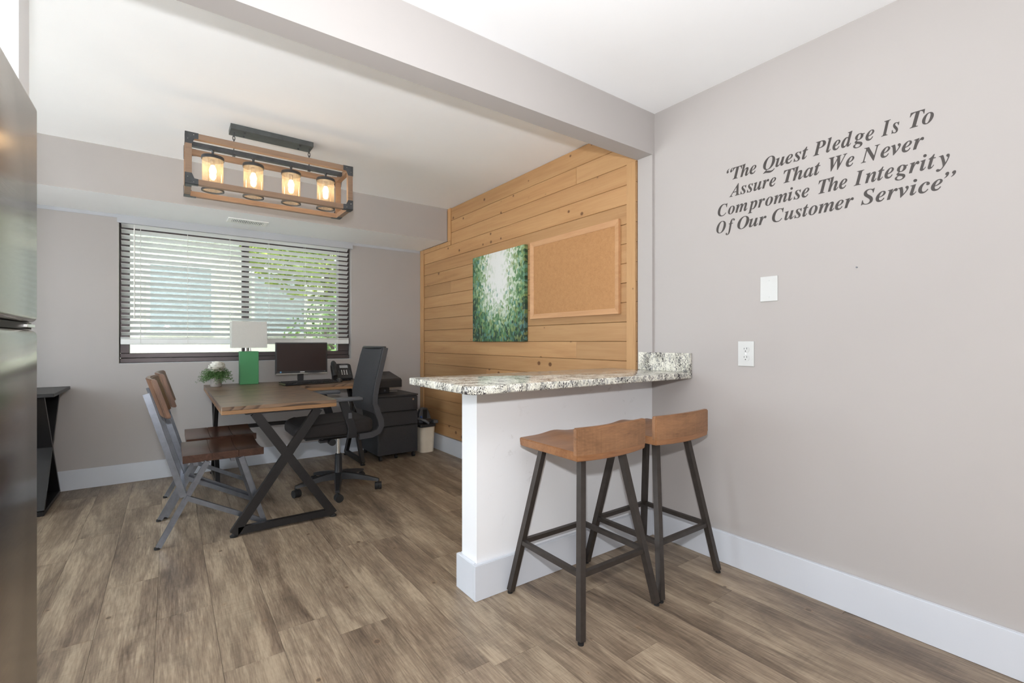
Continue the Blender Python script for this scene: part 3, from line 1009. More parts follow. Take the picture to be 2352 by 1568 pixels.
# ---------------------------------------------------------------- visitor chairs
def make_chair(label):
    t = thing('dining_chair', label, 'chair', group='wood and metal chairs at the desk')
    hw = 0.246                        # half spacing of the side frames
    for s in (-1, 1):
        y = s * hw
        ys = s * 0.215
        bm = bmnew(); bar(bm, (-0.303, s * 0.222, 0.838), (-0.138, y, 0.262), 0.022, 0.03)
        obj('back_post', bm, M['gun_metal'], t)
        bm = bmnew(); bar(bm, (-0.026, y - s * 0.018, 0.438), (-0.250, y, 0.010), 0.022, 0.028)
        lg = obj('leg', bm, M['gun_metal'], t)
        bm = bmnew(); lathe(bm, [(0.014, 0.0005), (0.014, 0.012)], 12, (-0.255, y, 0))
        obj('foot', bm, M['rubber'], lg)
        bm = bmnew(); bar(bm, (0.141, y - s * 0.018, 0.438), (0.268, y, 0.010), 0.022, 0.028)
        lg = obj('leg', bm, M['gun_metal'], t)
        bm = bmnew(); lathe(bm, [(0.014, 0.0005), (0.014, 0.012)], 12, (0.271, y, 0))
        obj('foot', bm, M['rubber'], lg)
        bm = bmnew(); bar(bm, (-0.128, y, 0.255), (0.250, y, 0.045), 0.02, 0.026)
        obj('side_rail', bm, M['gun_metal'], t)
    for x, z, hy in ((-0.135, 0.268, hw), (0.10, 0.428, 0.22), (-0.08, 0.428, 0.22)):
        bm = bmnew(); bar(bm, (x, -hy, z), (x, hy, z), 0.02, 0.02, (0, 0, 1))
        obj('cross_bar', bm, M['gun_metal'], t)
    # three scooped seat planks
    n = 12
    xs = [-0.143, -0.004, 0.130, 0.262]
    for a, b in zip(xs, xs[1:]):
        poly = []
        for i in range(n + 1):
            y = -0.228 + 0.456 * i / n
            k = y / 0.228
            poly.append((y, 0.481 - 0.020 * (1 - k * k)))
        for i in range(n + 1):
            y = 0.228 - 0.456 * i / n
            poly.append((y, 0.4385))
        bm = bmnew()
        prism(bm, poly, 'x', a + 0.0006, b - 0.0006)
        sh = [e for e in bm.edges if e.calc_face_angle(0) > 0.9]
        bmesh.ops.bevel(bm, geom=sh, offset=0.0016, segments=2, affect='EDGES')
        obj('seat_plank', bm, M['chair_wood'], t, smooth=True)
    # curved back board leaning on the posts
    bm = bmnew()
    cols = []
    lean = (0.290 - 0.222) / 0.22
    for i in range(n + 1):
        k = -1 + 2 * i / n
        y = 0.232 * k
        bow = -0.030 * (1 - k * k)
        col = []
        for z in (0.697, 0.915):
            x = -0.222 - (z - 0.697) * lean + bow
            tk = 0.026
            col.append(((x + 0.006, y, z), (x + 0.006 + tk, y, z)))
        cols.append([[bm.verts.new(p) for p in pair] for pair in col])
    for A, Bc in zip(cols, cols[1:]):
        bm.faces.new((A[0][0], Bc[0][0], Bc[1][0], A[1][0]))
        bm.faces.new((A[0][1], A[1][1], Bc[1][1], Bc[0][1]))
        bm.faces.new((A[1][0], Bc[1][0], Bc[1][1], A[1][1]))
        bm.faces.new((A[0][0], A[0][1], Bc[0][1], Bc[0][0]))
    for c in (cols[0], cols[-1]):
        bm.faces.new((c[0][0], c[0][1], c[1][1], c[1][0]))
    bmesh.ops.recalc_face_normals(bm, faces=bm.faces[:])
    sh = [e for e in bm.edges if e.calc_face_angle(0) > 0.9]
    bmesh.ops.bevel(bm, geom=sh, offset=0.005, segments=2, affect='EDGES')
    obj('backrest', bm, M['back_wood'], t, smooth=True)
    return t
c1 = make_chair('dark wood plank chair with grey metal legs, tucked in by the front desk corner')
c1.location = (0.202, 3.420, 0)
c2 = copy_tree(c1)
c2.location = (0.232, 3.945, 0)
c2['label'] = 'dark wood plank chair with grey metal legs, the one nearer the window'

# ---------------------------------------------------------------- office chair
oc = thing('office_chair', 'black mesh back swivel office chair on a five star base', 'office chair', (1.035, 3.655, 0))
prof = [(0.268, 1.072), (0.250, 1.0), (0.226, 0.90), (0.203, 0.80), (0.188, 0.72), (0.186, 0.66), (0.200, 0.61), (0.214, 0.575)]
bm = bmnew()
n = 12
grid = []
for (x, z) in prof:
    hwid = 0.232 if z < 1.0 else 0.232 - (z - 1.0) * 0.12
    rowv = []
    for i in range(n + 1):
        k = -1 + 2 * i / n
        rowv.append((x + 0.020 * (1 - k * k), hwid * k, z))
    grid.append(rowv)
f_ = [[bm.verts.new((p[0] - 0.010, p[1], p[2])) for p in r_] for r_ in grid]
b_ = [[bm.verts.new((p[0] + 0.006, p[1], p[2])) for p in r_] for r_ in grid]
for i in range(len(grid) - 1):
    for j in range(n):
        bm.faces.new((f_[i][j], f_[i][j + 1], f_[i + 1][j + 1], f_[i + 1][j]))
        bm.faces.new((b_[i][j + 1], b_[i][j], b_[i + 1][j], b_[i + 1][j + 1]))
for j in range(n):
    bm.faces.new((f_[0][j], b_[0][j], b_[0][j + 1], f_[0][j + 1]))
    bm.faces.new((f_[-1][j], f_[-1][j + 1], b_[-1][j + 1], b_[-1][j]))
for i in range(len(grid) - 1):
    for j in (0, n):
        bm.faces.new((f_[i][j], f_[i + 1][j], b_[i + 1][j], b_[i][j]))
obj('backrest', bm, M['mesh_fabric'], oc, smooth=True)
frame_prof = [(0.282, 1.074), (0.262, 1.0), (0.238, 0.90), (0.214, 0.80), (0.199, 0.72), (0.197, 0.655), (0.218, 0.59), (0.240, 0.535), (0.243, 0.49), (0.222, 0.452), (0.175, 0.434), (0.08, 0.430)]
for s in (-1, 1):
    bm = bmnew()
    pv = None
    for i, (x, z) in enumerate(frame_prof):
        a = Vector(frame_prof[max(0, i - 1)]); b = Vector(frame_prof[min(len(frame_prof) - 1, i + 1)])
        d = (b - a).normalized(); nrm = Vector((-d.y, d.x))
        wy = 0.024
        hh = 0.017 if i < 6 else 0.021
        y = s * (0.236 if z < 1.0 else 0.236 - (z - 1.0) * 0.12)
        ring = [bm.verts.new((x + nrm.x * e * hh, y + w * wy / 2, z + nrm.y * e * hh)) for e, w in ((-1, -1), (1, -1), (1, 1), (-1, 1))]
        if pv:
            for k in range(4):
                bm.faces.new((pv[k], pv[(k + 1) % 4], ring[(k + 1) % 4], ring[k]))
        else:
            bm.faces.new(ring)
        pv = ring
    bm.faces.new(pv[::-1])
    obj('back_frame', bm, M['frame_plastic'], oc, smooth=True)
obj('top_rail', B(0.262, 0.290, -0.226, 0.226, 1.062, 1.084, 0.006, 2), M['black_plastic'], oc, smooth=True)
# seat cushion
bm = bmnew()
prism(bm, round_rect(-0.345, 0.19, -0.252, 0.252, (0.10, 0.06, 0.06, 0.10), 6), 'z', 0.452, 0.556)
for v in bm.verts:
    if v.co.x < -0.2:
        k = (-0.2 - v.co.x) / 0.145
        v.co.z -= 0.03 * k * k if v.co.z > 0.5 else 0.004 * k
hor = [e for e in bm.edges if abs(e.verts[0].co.z - e.verts[1].co.z) < 0.03 and len(e.link_faces) == 2 and e.calc_face_angle(0) > 0.9]
bmesh.ops.bevel(bm, geom=hor, offset=0.034, segments=5, profile=0.55, affect='EDGES')
obj('seat', bm, M['seat_fabric'], oc, smooth=True)
obj('seat_pan', B(-0.28, 0.17, -0.21, 0.21, 0.436, 0.4515, 0.004), M['black_plastic'], oc)
bm = B(-0.12, 0.10, -0.06, 0.06, 0.395, 0.4355, 0.008, 2)
obj('tilt_mechanism', bm, M['black_metal'], oc)
bm = bmnew()
cyl(bm, (-0.10, -0.06, 0.405), (-0.10, -0.20, 0.405), 0.008, 8)
cyl(bm, (-0.10, -0.16, 0.405), (-0.10, -0.215, 0.405), 0.024, 12)
obj('tension_knob', bm, M['black_plastic'], oc, smooth=True)
bm = bmnew()
cyl(bm, (-0.15, -0.05, 0.41), (-0.16, -0.17, 0.418), 0.006, 8)
box(bm, -0.185, -0.135, -0.215, -0.165, 0.410, 0.424)
obj('height_lever', bm, M['black_plastic'], oc)
for s in (-1, 1):
    bm = bmnew()
    poly = [(-0.075, 0.698), (-0.015, 0.698), (0.048, 0.50), (0.052, 0.435), (-0.02, 0.435), (-0.012, 0.50)]
    prism(bm, poly, 'y', s * 0.262, s * 0.288)
    bevel(bm, 0.004, 2)
    ar = obj('arm_upright', bm, M['black_plastic'], oc)
    obj('arm_button', B(-0.012, 0.012, s * 0.2885 - 0.001, s * 0.2885 + 0.002, 0.575, 0.615, 0.0008), M['grey_plastic'], ar)
    obj('arm_pad', B(-0.15, 0.085, s * 0.275 - 0.042, s * 0.275 + 0.042, 0.699, 0.724, 0.009, 3), M['grey_plastic'], oc, smooth=True)
bm = bmnew()
lathe(bm, [(0.034, 0.075), (0.034, 0.13), (0.028, 0.15), (0.025, 0.27), (0.0215, 0.272), (0.0215, 0.275)], 18)
obj('column_sleeve', bm, M['black_plastic'], oc, smooth=True)
bm = bmnew(); cyl(bm, (0, 0, 0.272), (0, 0, 0.396), 0.0145, 16)
obj('gas_lift', bm, M['chrome'], oc, smooth=True)
a0 = math.atan2(3.333 - 3.655, 0.937 - 1.035)
for k in range(5):
    a = a0 + k * 2 * math.pi / 5
    d = Vector((math.cos(a), math.sin(a), 0)); s = Vector((-math.sin(a), math.cos(a), 0))
    bm = bmnew()
    rings = []
    for r, w, zl, zh in ((0.030, 0.030, 0.085, 0.135), (0.12, 0.026, 0.088, 0.125), (0.22, 0.020, 0.075, 0.105), (0.305, 0.016, 0.065, 0.082)):
        rings.append([bm.verts.new(d * r + s * (w * q) + Vector((0, 0, z))) for q, z in ((-1, zl), (1, zl), (0.7, zh), (-0.7, zh))])
    for A, Bq in zip(rings, rings[1:]):
        for q in range(4):
            bm.faces.new((A[q], A[(q + 1) % 4], Bq[(q + 1) % 4], Bq[q]))
    bm.faces.new(rings[0][::-1]); bm.faces.new(rings[-1])
    lg = obj('base_arm', bm, M['black_plastic'], oc)
    c = d * 0.30
    tdir = Vector((math.cos(a + 1.9), math.sin(a + 1.9), 0)); ax = Vector((-tdir.y, tdir.x, 0))
    bm = bmnew()
    for q in (-1, 1):
        cyl(bm, c + ax * (q * 0.0012) + Vector((0, 0, 0.0285)) + tdir * 0.008, c + ax * (q * 0.024) + Vector((0, 0, 0.0285)) + tdir * 0.008, 0.0275, 18)
    cyl(bm, c + Vector((0, 0, 0.03)), c + Vector((0, 0, 0.068)), 0.008, 10)
    obj('caster', bm, M['rubber'], lg, smooth=True)

# ---------------------------------------------------------------- filing cabinet, scanner, bin
fc = thing('filing_cabinet', 'charcoal three drawer filing cabinet on small casters', 'filing cabinet', (1.762, 4.49, 0))
w, d0, d1 = 0.198, -0.235, 0.25
obj('body', B(-w, w, d0 + 0.02, d1, 0.052, 0.598), M['cabinet'], fc)
obj('top_panel', B(-w - 0.003, w + 0.003, d0 - 0.004, d1 + 0.003, 0.5985, 0.612, 0.002), M['cabinet'], fc)
for za, zb in ((0.055, 0.312), (0.324, 0.448), (0.460, 0.590)):
    dr = obj('drawer', B(-w + 0.001, w - 0.001, d0, d0 + 0.0195, za, zb, 0.002), M['cabinet'], fc)
    obj('drawer_lip', B(-w + 0.006, w - 0.006, d0 + 0.004, d0 + 0.019, zb + 0.0005, zb + 0.008), M['dark_slot'], dr)
bm = bmnew(); cyl(bm, (0.150, d0 - 0.004, 0.562), (0.150, d0 + 0.001, 0.562), 0.0095, 16)
lk = obj('lock', bm, M['brass'], fc, smooth=True)
obj('keyhole', B(0.1492, 0.1508, d0 - 0.0046, d0 - 0.0038, 0.557, 0.567), M['dark_slot'], lk)
for x in (-0.165, 0.165):
    for y in (d0 + 0.03, d1 - 0.04):
        bm = bmnew()
        cyl(bm, (x - 0.012, y, 0.0225), (x + 0.012, y, 0.0225), 0.022, 14)
        cyl(bm, (x, y, 0.03), (x, y, 0.0535), 0.007, 8)
        obj('caster', bm, M['rubber'], fc, smooth=True)
bm = bmnew()
cyl(bm, (-0.012, d0 + 0.06, 0.0165), (0.012, d0 + 0.06, 0.0165), 0.016, 14)
cyl(bm, (0, d0 + 0.06, 0.03), (0, d0 + 0.06, 0.0535), 0.006, 8)
obj('caster', bm, M['rubber'], fc, smooth=True)

sc = thing('document_scanner', 'black flatbed scanner on a short stand atop the filing cabinet', 'scanner', (1.725, 4.56, 0.612))
obj('stand', B(-0.10, 0.03, -0.10, 0.10, 0.0, 0.06, 0.004), M['black_plastic'], sc)
bm = bmnew()
prism(bm, [(-0.175, 0.062), (0.165, 0.062), (0.165, 0.190), (0.150, 0.200), (-0.150, 0.146), (-0.175, 0.130)], 'x', -0.20, 0.128)
bevel(bm, 0.005, 2)
bd = obj('body', bm, M['black_plastic'], sc)
obj('badge', B(-0.04, 0.0, -0.022, -0.012, 0.1680, 0.1715), M['grey_plastic'], bd)
bm = bmnew(); cyl(bm, (-0.02, -0.101, 0.028), (-0.02, -0.107, 0.028), 0.010, 12)
obj('knob', bm, M['grey_plastic'], sc, smooth=True)
pts = [(0.06 + 0.02 * i, 0.02 + 0.018 * math.sin(i * 0.6), 0.003 + 0.0) for i in range(6)]
bm = bmnew(); tube(bm, [(0.03, 0.05, 0.02)] + pts, 0.002, 6)
obj('cable', bm, M['white_plastic'], sc, smooth=True)

bn = thing('waste_bin', 'cream plastic waste bin between cabinet and pine wall', 'waste bin', (2.118, 4.43, 0))
bm = bmnew()
lo = round_rect(-0.072, 0.072, -0.085, 0.085, (0.045,) * 4, 6)
hi = round_rect(-0.084, 0.084, -0.098, 0.098, (0.05,) * 4, 6)
def loft(bm, loops):
    rs = [[bm.verts.new((x, y, z)) for x, y in L] for L, z in loops]
    for a, b in zip(rs, rs[1:]):
        m = len(a)
        for k in range(m):
            bm.faces.new((a[k], a[(k + 1) % m], b[(k + 1) % m], b[k]))
    return rs
hin = [(x * 0.96, y * 0.965) for x, y in hi]
lin_ = [(x * 0.95, y * 0.955) for x, y in lo]
rs = loft(bm, [(lo, 0.001), (hi, 0.262), (hin, 0.262), (lin_, 0.008)])
bm.faces.new(rs[0][::-1]); bm.faces.new(rs[-1])
obj('bin_body', bm, M['bin'], bn, smooth=True)
gd = thing('desk_tape_gadget', 'grey and black plastic office gadget resting on the waste bin', 'office gadget', (2.105, 4.40, 0.2625))
obj('base_tray', B(-0.095, 0.075, -0.10, 0.06, 0.0, 0.030, 0.008, 2), M['black_plastic'], gd)
bm = bmnew()
arch = [(-0.06, 0.03), (-0.062, 0.12), (-0.045, 0.165), (-0.01, 0.185), (0.03, 0.175), (0.052, 0.13), (0.07, 0.07), (0.078, 0.03)]
prism(bm, arch, 'y', 0.0, 0.055)
bevel(bm, 0.006, 2)
obj('hood', bm, M['grey_plastic'], gd)
obj('slot', B(-0.022, 0.022, -0.004, 0.002, 0.05, 0.165, 0.001), M['dark_slot'], gd)
bm = bmnew()
tube(bm, [(-0.09, -0.03, 0.085), (-0.07, -0.06, 0.08), (-0.03, -0.085, 0.06), (0.0, -0.095, 0.036)], [0.012, 0.014, 0.014, 0.013], 10)
obj('curved_arm', bm, M['grey_plastic'], gd, smooth=True)
obj('side_tab', B(0.076, 0.128, -0.05, 0.03, 0.02, 0.055, 0.008, 2), M['grey_plastic'], gd)
obj('roller', B(-0.03, 0.055, -0.055, -0.006, 0.031, 0.075, 0.012, 2), M['black_plastic'], gd)
obj('blue_cap', B(-0.058, -0.040, -0.028, -0.006, 0.075, 0.105, 0.004), plain('blue_cap', lin(52, 84, 150), 0.4), gd)

# ---------------------------------------------------------------- things on the desk
Z0 = 0.7505
lm = thing('table_lamp', 'table lamp with green block base and pale rectangular shade', 'table lamp', (0.560, 4.672, Z0))
obj('base', B(-0.0715, 0.0715, -0.045, 0.045, 0.0, 0.284, 0.002), M['green'], lm)
bm = bmnew(); cyl(bm, (-0.018, 0, 0.284), (-0.018, 0, 0.34), 0.011, 14); box(bm, -0.03, 0.024, -0.012, 0.012, 0.2842, 0.288)
cyl(bm, (0.012, 0, 0.288), (0.012, 0, 0.34), 0.006, 12)
obj('stem', bm, M['chrome'], lm, smooth=True)
bm = bmnew()
def rect(a, b): return [(-a, -b), (a, -b), (a, b), (-a, b)]
rs = loft(bm, [(rect(0.134, 0.074), 0.315), (rect(0.132, 0.072), 0.543), (rect(0.130, 0.070), 0.543), (rect(0.132, 0.072), 0.315)])
m_ = len(rs[0])
for k in range(m_):
    bm.faces.new((rs[3][k], rs[3][(k + 1) % m_], rs[0][(k + 1) % m_], rs[0][k]))
sh_ = obj('shade', bm, M['shade'], lm)
bm = bmnew()
for a in (0, math.pi / 2):
    cyl(bm, (-0.129 * math.cos(a), -0.069 * math.sin(a), 0.34), (0.129 * math.cos(a), 0.069 * math.sin(a), 0.34), 0.0018, 6)
obj('shade_spider', bm, M['chrome'], sh_)

pl = thing('flower_pot', 'white peony with feathery greenery in small grey pot', 'potted flower', (0.311, 4.560, Z0))
bm = bmnew()
lathe(bm, [(0.037, 0.0), (0.0405, 0.006), (0.0415, 0.078), (0.036, 0.078), (0.034, 0.066)], 28)
obj('pot', bm, M['pot'], pl, smooth=True)
rnd = random.Random(4)
bm = bmnew()
for _ in range(230):
    a = rnd.uniform(0, 2 * math.pi)
    el = rnd.uniform(-0.1, 1.35)
    L = rnd.uniform(0.07, 0.118)
    p0 = Vector((math.cos(a) * 0.02, math.sin(a) * 0.02, 0.075))
    dirv = Vector((math.cos(a) * math.cos(el), math.sin(a) * math.cos(el), math.sin(el)))
    pts = []
    for i in range(6):
        t = i / 5
        pts.append(p0 + dirv * (L * t) + Vector((0, 0, -0.03 * t * t)))
    for i in range(1, 6):
        for q in range(5):
            sd = Vector((rnd.gauss(0, 1), rnd.gauss(0, 1), rnd.gauss(0, 0.7))).normalized()
            c = pts[i]
            ln = 0.013 * rnd.uniform(0.7, 1.3)
            wv = sd.orthogonal().normalized() * 0.0017
            bm.faces.new([bm.verts.new(c), bm.verts.new(c + sd * ln * 0.5 + wv), bm.verts.new(c + sd * ln), bm.verts.new(c + sd * ln * 0.5 - wv)])
tag(obj('greenery', bm, M['leaf'], pl), None, None, None, 'stuff')
# petals: cupped leaves of white around a centre
def petal_mesh(sz):
    bm = bmnew()
    n = 4
    vs = {}
    for i in range(n + 1):
        for j in range(n + 1):
            u, v = i / n, -1 + 2 * j / n
            wdt = sz * 0.62 * math.sin(math.pi * min(0.92, u * 0.8 + 0.12)) ** 0.7
            x = wdt * v
            y = sz * u * (1 - 0.12 * v * v) + (0.05 * sz * math.sin(v * 9) * u)
            z = sz * (0.42 * u * u + 0.18 * v * v * u)
            vs[i, j] = bm.verts.new((x, y, z))
    for i in range(n):
        for j in range(n):
            bm.faces.new((vs[i, j], vs[i, j + 1], vs[i + 1, j + 1], vs[i + 1, j]))
    return mesh_of('petal', bm, M['petal'], True)
pm = petal_mesh(0.056)
fl_c = Vector((0.006, -0.020, 0.150))
fl_o = obj('flower_head', B(-0.006, 0.006, -0.006, 0.006, -0.06, 0.0), M['leaf'], pl, fl_c)
k = 0
for ring_, (cnt, tilt, s_) in enumerate(((9, -48, 0.92), (10, -24, 1.04), (10, 0, 1.08), (9, 24, 1.04), (8, 46, 0.96), (7, 64, 0.84), (5, 80, 0.70))):
    for i in range(cnt):
        a = 2 * math.pi * (i + 0.5 * (ring_ % 2)) / cnt + rnd.uniform(-0.15, 0.15)
        p = obj('petal', pm, None, fl_o)
        p.rotation_euler = (R(tilt + rnd.uniform(-8, 8)), 0, a)
        p.scale = (s_, s_, s_)

mn = thing('computer_monitor', 'black computer monitor switched off, standing behind the keyboard', 'monitor', (0.962, 4.52, Z0))
obj('base', B(-0.10, 0.10, -0.05, 0.10, 0.0, 0.010, 0.003), M['black_plastic'], mn)
bm = bmnew(); bar(bm, (-0.005, 0.03, 0.010), (-0.005, 0.03, 0.13), 0.045, 0.018, (1, 0, 0))
obj('neck', bm, M['black_plastic'], mn)
hs_ = obj('housing', B(-0.216, 0.216, -0.010, 0.022, 0.082, 0.360, 0.004, 2), M['black_plastic'], mn)
obj('screen_panel', B(-0.205, 0.205, -0.0112, -0.0098, 0.108, 0.349), M['screen'], hs_)
obj('bottom_strip', B(-0.214, 0.214, -0.011, -0.0102, 0.080, 0.090), M['chrome'], hs_)
obj('badge', B(-0.018, 0.020, -0.0116, -0.0108, 0.0955, 0.1015), M['white_plastic'], hs_)
obj('sticker', B(-0.182, -0.170, -0.0116, -0.0108, 0.095, 0.107), M['blue'], hs_)
obj('power_light', B(0.192, 0.195, -0.0116, -0.0108, 0.098, 0.101), M['white_plastic'], hs_)
bm = bmnew(); tube(bm, [(-0.03, 0.02, 0.09), (-0.036, 0.015, 0.05), (-0.03, 0.02, 0.02), (-0.01, 0.06, 0.012)], 0.0025, 6)
obj('cable', bm, M['black_plastic'], mn, smooth=True)

kb = thing('keyboard', 'black computer keyboard in front of the monitor', 'keyboard', (0.992, 4.375, Z0), R(9))
bm = bmnew()
prism(bm, [(-0.075, 0.002), (0.075, 0.002), (0.075, 0.024), (-0.06, 0.012), (-0.075, 0.010)], 'x', -0.228, 0.228)
bevel(bm, 0.002, 1)
kbody = obj('case', bm, M['black_plastic'], kb)
obj('edge_strip', B(-0.2295, -0.2275, -0.07, 0.07, 0.006, 0.018), M['chrome'], kb)
key = mesh_of('key', B(-0.0083, 0.0083, -0.0083, 0.0083, 0, 0.0075, 0.0015), M['black_plastic'])
def keyz(y): return 0.012 + (y + 0.06) / 0.135 * 0.012 - 0.001
for r_i in range(6):
    y = -0.045 + r_i * 0.0205
    if r_i == 0:
        spots = [-0.205, -0.185, -0.165, 0.03, 0.05, 0.07, 0.105, 0.125, 0.145, 0.165, 0.185, 0.205]
    else:
        spots = [-0.210 + 0.0195 * i for i in range(22)]
    for x in spots:
        obj('key', key, None, kb, (x, y, keyz(y)))
obj('key', B(-0.055, 0.055, -0.0083, 0.0083, 0, 0.0075, 0.0015), M['black_plastic'], kb, (-0.07, -0.045, keyz(-0.045)))
for x in (-0.2, 0.2):
    obj('foot', B(x - 0.012, x + 0.012, 0.05, 0.062, 0.0, 0.0025), M['rubber'], kb)

ms = thing('computer_mouse', 'black computer mouse between keyboard and phone', 'computer mouse', (1.258, 4.420, Z0), R(-12))
bm = bmnew()
bmesh.ops.create_uvsphere(bm, u_segments=20, v_segments=12, radius=1.0)
for v in bm.verts:
    v.co = Vector((v.co.x * 0.031, v.co.y * 0.053, max(v.co.z, -0.12) * 0.031 + 0.0042))
obj('shell', bm, M['black_plastic'], ms, smooth=True)
bm = bmnew(); cyl(bm, (-0.004, -0.03, 0.0285), (0.004, -0.03, 0.0285), 0.006, 12)
obj('scroll_wheel', bm, M['grey_plastic'], ms, smooth=True)

ph = thing('desk_phone', 'black desk telephone with grey display and coiled cord', 'telephone', (1.338, 4.600, Z0), R(-8))
def tilt(bm, a=38):
    bmesh.ops.rotate(bm, verts=bm.verts[:], cent=(0, -0.08, 0.012), matrix=Matrix.Rotation(R(a), 3, 'X'))
bm = bmnew()
prism(bm, round_rect(-0.10, 0.085, -0.08, 0.125, (0.01, 0.01, 0.03, 0.03), 4), 'z', 0.012, 0.032)
tilt(bm)
pbdy = obj('faceplate', bm, M['black_plastic'], ph)
bm = bmnew()
prism(bm, [(-0.078, 0.001), (0.085, 0.001), (0.075, 0.118), (-0.06, 0.012)], 'x', -0.085, 0.07)
obj('stand', bm, M['black_plastic'], ph)
bm = B(-0.02, 0.055, 0.062, 0.100, 0.0322, 0.0335); tilt(bm)
obj('display', bm, M['lcd'], ph)
bm = B(-0.005, 0.04, 0.112, 0.117, 0.0322, 0.0335); tilt(bm)
obj('badge', bm, M['grey_plastic'], ph)
for r_i in range(4):
    for c_i in range(3):
        bm = B(-0.012 + c_i * 0.022, -0.002 + c_i * 0.022, 0.022 - r_i * 0.018, 0.029 - r_i * 0.018, 0.0322, 0.0345); tilt(bm)
        obj('button', bm, M['white_plastic'], ph)
for r_i in range(3):
    for x in (-0.036, 0.062):
        bm = B(x, x + 0.008, 0.014 - r_i * 0.02, 0.020 - r_i * 0.02, 0.0322, 0.034); tilt(bm)
        obj('button', bm, M['grey_plastic'], ph)
bm = bmnew()
tube(bm, [(-0.075, -0.085, 0.058), (-0.075, -0.06, 0.062), (-0.075, -0.03, 0.058), (-0.075, 0.05, 0.058), (-0.075, 0.09, 0.062), (-0.075, 0.118, 0.056)], [0.020, 0.026, 0.021, 0.021, 0.026, 0.020], 12)
tilt(bm)
obj('handset', bm, M['black_plastic'], ph, smooth=True)
bm = bmnew()
pts = []
for i in range(120):
    t = i / 119
    a = t * 2 * math.pi * 17
    c = Vector((0.03 + 0.135 * t, -0.09 + 0.03 * math.sin(t * 3.1), 0.0085))
    pts.append(c + Vector((0, math.cos(a) * 0.0065, math.sin(a) * 0.0065)))
tube(bm, pts, 0.0016, 5)
obj('coiled_cord', bm, M['black_plastic'], ph, smooth=True)

# ---------------------------------------------------------------- black console by the far wall
cs = thing('console_table', 'black console table with crossed slab sides against the window wall', 'console table', (-1.12, 4.49, 0))
hx = 0.47
bk = M['console']
obj('table_top', B(-hx - 0.05, hx + 0.05, -0.31, 0.315, 0.762, 0.785, 0.002), bk, cs)
for ya, yb in ((-0.265, 0.265), (0.265, -0.265)):
    bm = bmnew()
    bar(bm, (0, ya, 0.028), (0, yb, 0.7615), 2 * hx, 0.022, (1, 0, 0))
    obj('crossed_slab', bm, bk, cs)
obj('bottom_shelf', B(-hx, hx, -0.285, 0.285, 0.001, 0.026, 0.001), bk, cs)

# ---------------------------------------------------------------- fridge
fg = thing('refrigerator', 'tall brushed stainless steel refrigerator with freezer on top', 'refrigerator', (-0.62, 1.26, 0))
obj('cabinet', B(-0.36, 0.29, -0.375, 0.375, 0.02, 1.685, 0.006, 2), M['grey_plastic'], fg)
obj('door', B(0.296, 0.356, -0.382, 0.382, 0.085, 1.148, 0.014, 4), M['steel'], fg, smooth=True)
obj('freezer_door', B(0.296, 0.356, -0.382, 0.382, 1.166, 1.700, 0.014, 4), M['steel'], fg, smooth=True)
obj('gasket', B(0.291, 0.345, -0.376, 0.376, 1.1495, 1.1645), M['dark_slot'], fg)
bm = B(0.30, 0.352, 0.30, 0.374, 1.1532, 1.1615, 0.001)
obj('hinge', bm, M['chrome'], fg)
obj('toe_kick', B(0.25, 0.292, -0.37, 0.37, 0.0, 0.08), M['dark_slot'], fg)
bm = bmnew(); cyl(bm, (0.326, 0.382, 0.635), (0.326, 0.386, 0.635), 0.008, 12)
obj('screw_cap', bm, M['grey_plastic'], fg, smooth=True)

# ---------------------------------------------------------------- light fixture
lf = thing('ceiling_light_fixture', 'wooden box frame ceiling light with four glowing glass jars', 'ceiling light', (0.539, 3.37, ZC))
zt, zb = 2.302 - ZC, 2.012 - ZC
xa, xb, ya, yb = -0.467, 0.467, -0.152, 0.152
w = 0.031
def fbar(p, q):
    bm = bmnew(); bar(bm, p, q, w, w, (0, 0, 1) if abs(p[2] - q[2]) < 1e-6 else (1, 0, 0))
    obj('frame_bar', bm, M['fixture_wood'], lf)
h2 = w / 2
for y in (ya + h2, yb - h2):
    for z in (zt - h2, zb + h2):
        fbar((xa + w, y, z), (xb - w, y, z))
for x in (xa + h2, xb - h2):
    for z in (zt - h2, zb + h2):
        fbar((x, ya + w, z), (x, yb - w, z))
    for y in (ya + h2, yb - h2):
        fbar((x, y, zb), (x, y, zt))
L_, t_ = 0.062, 0.0018
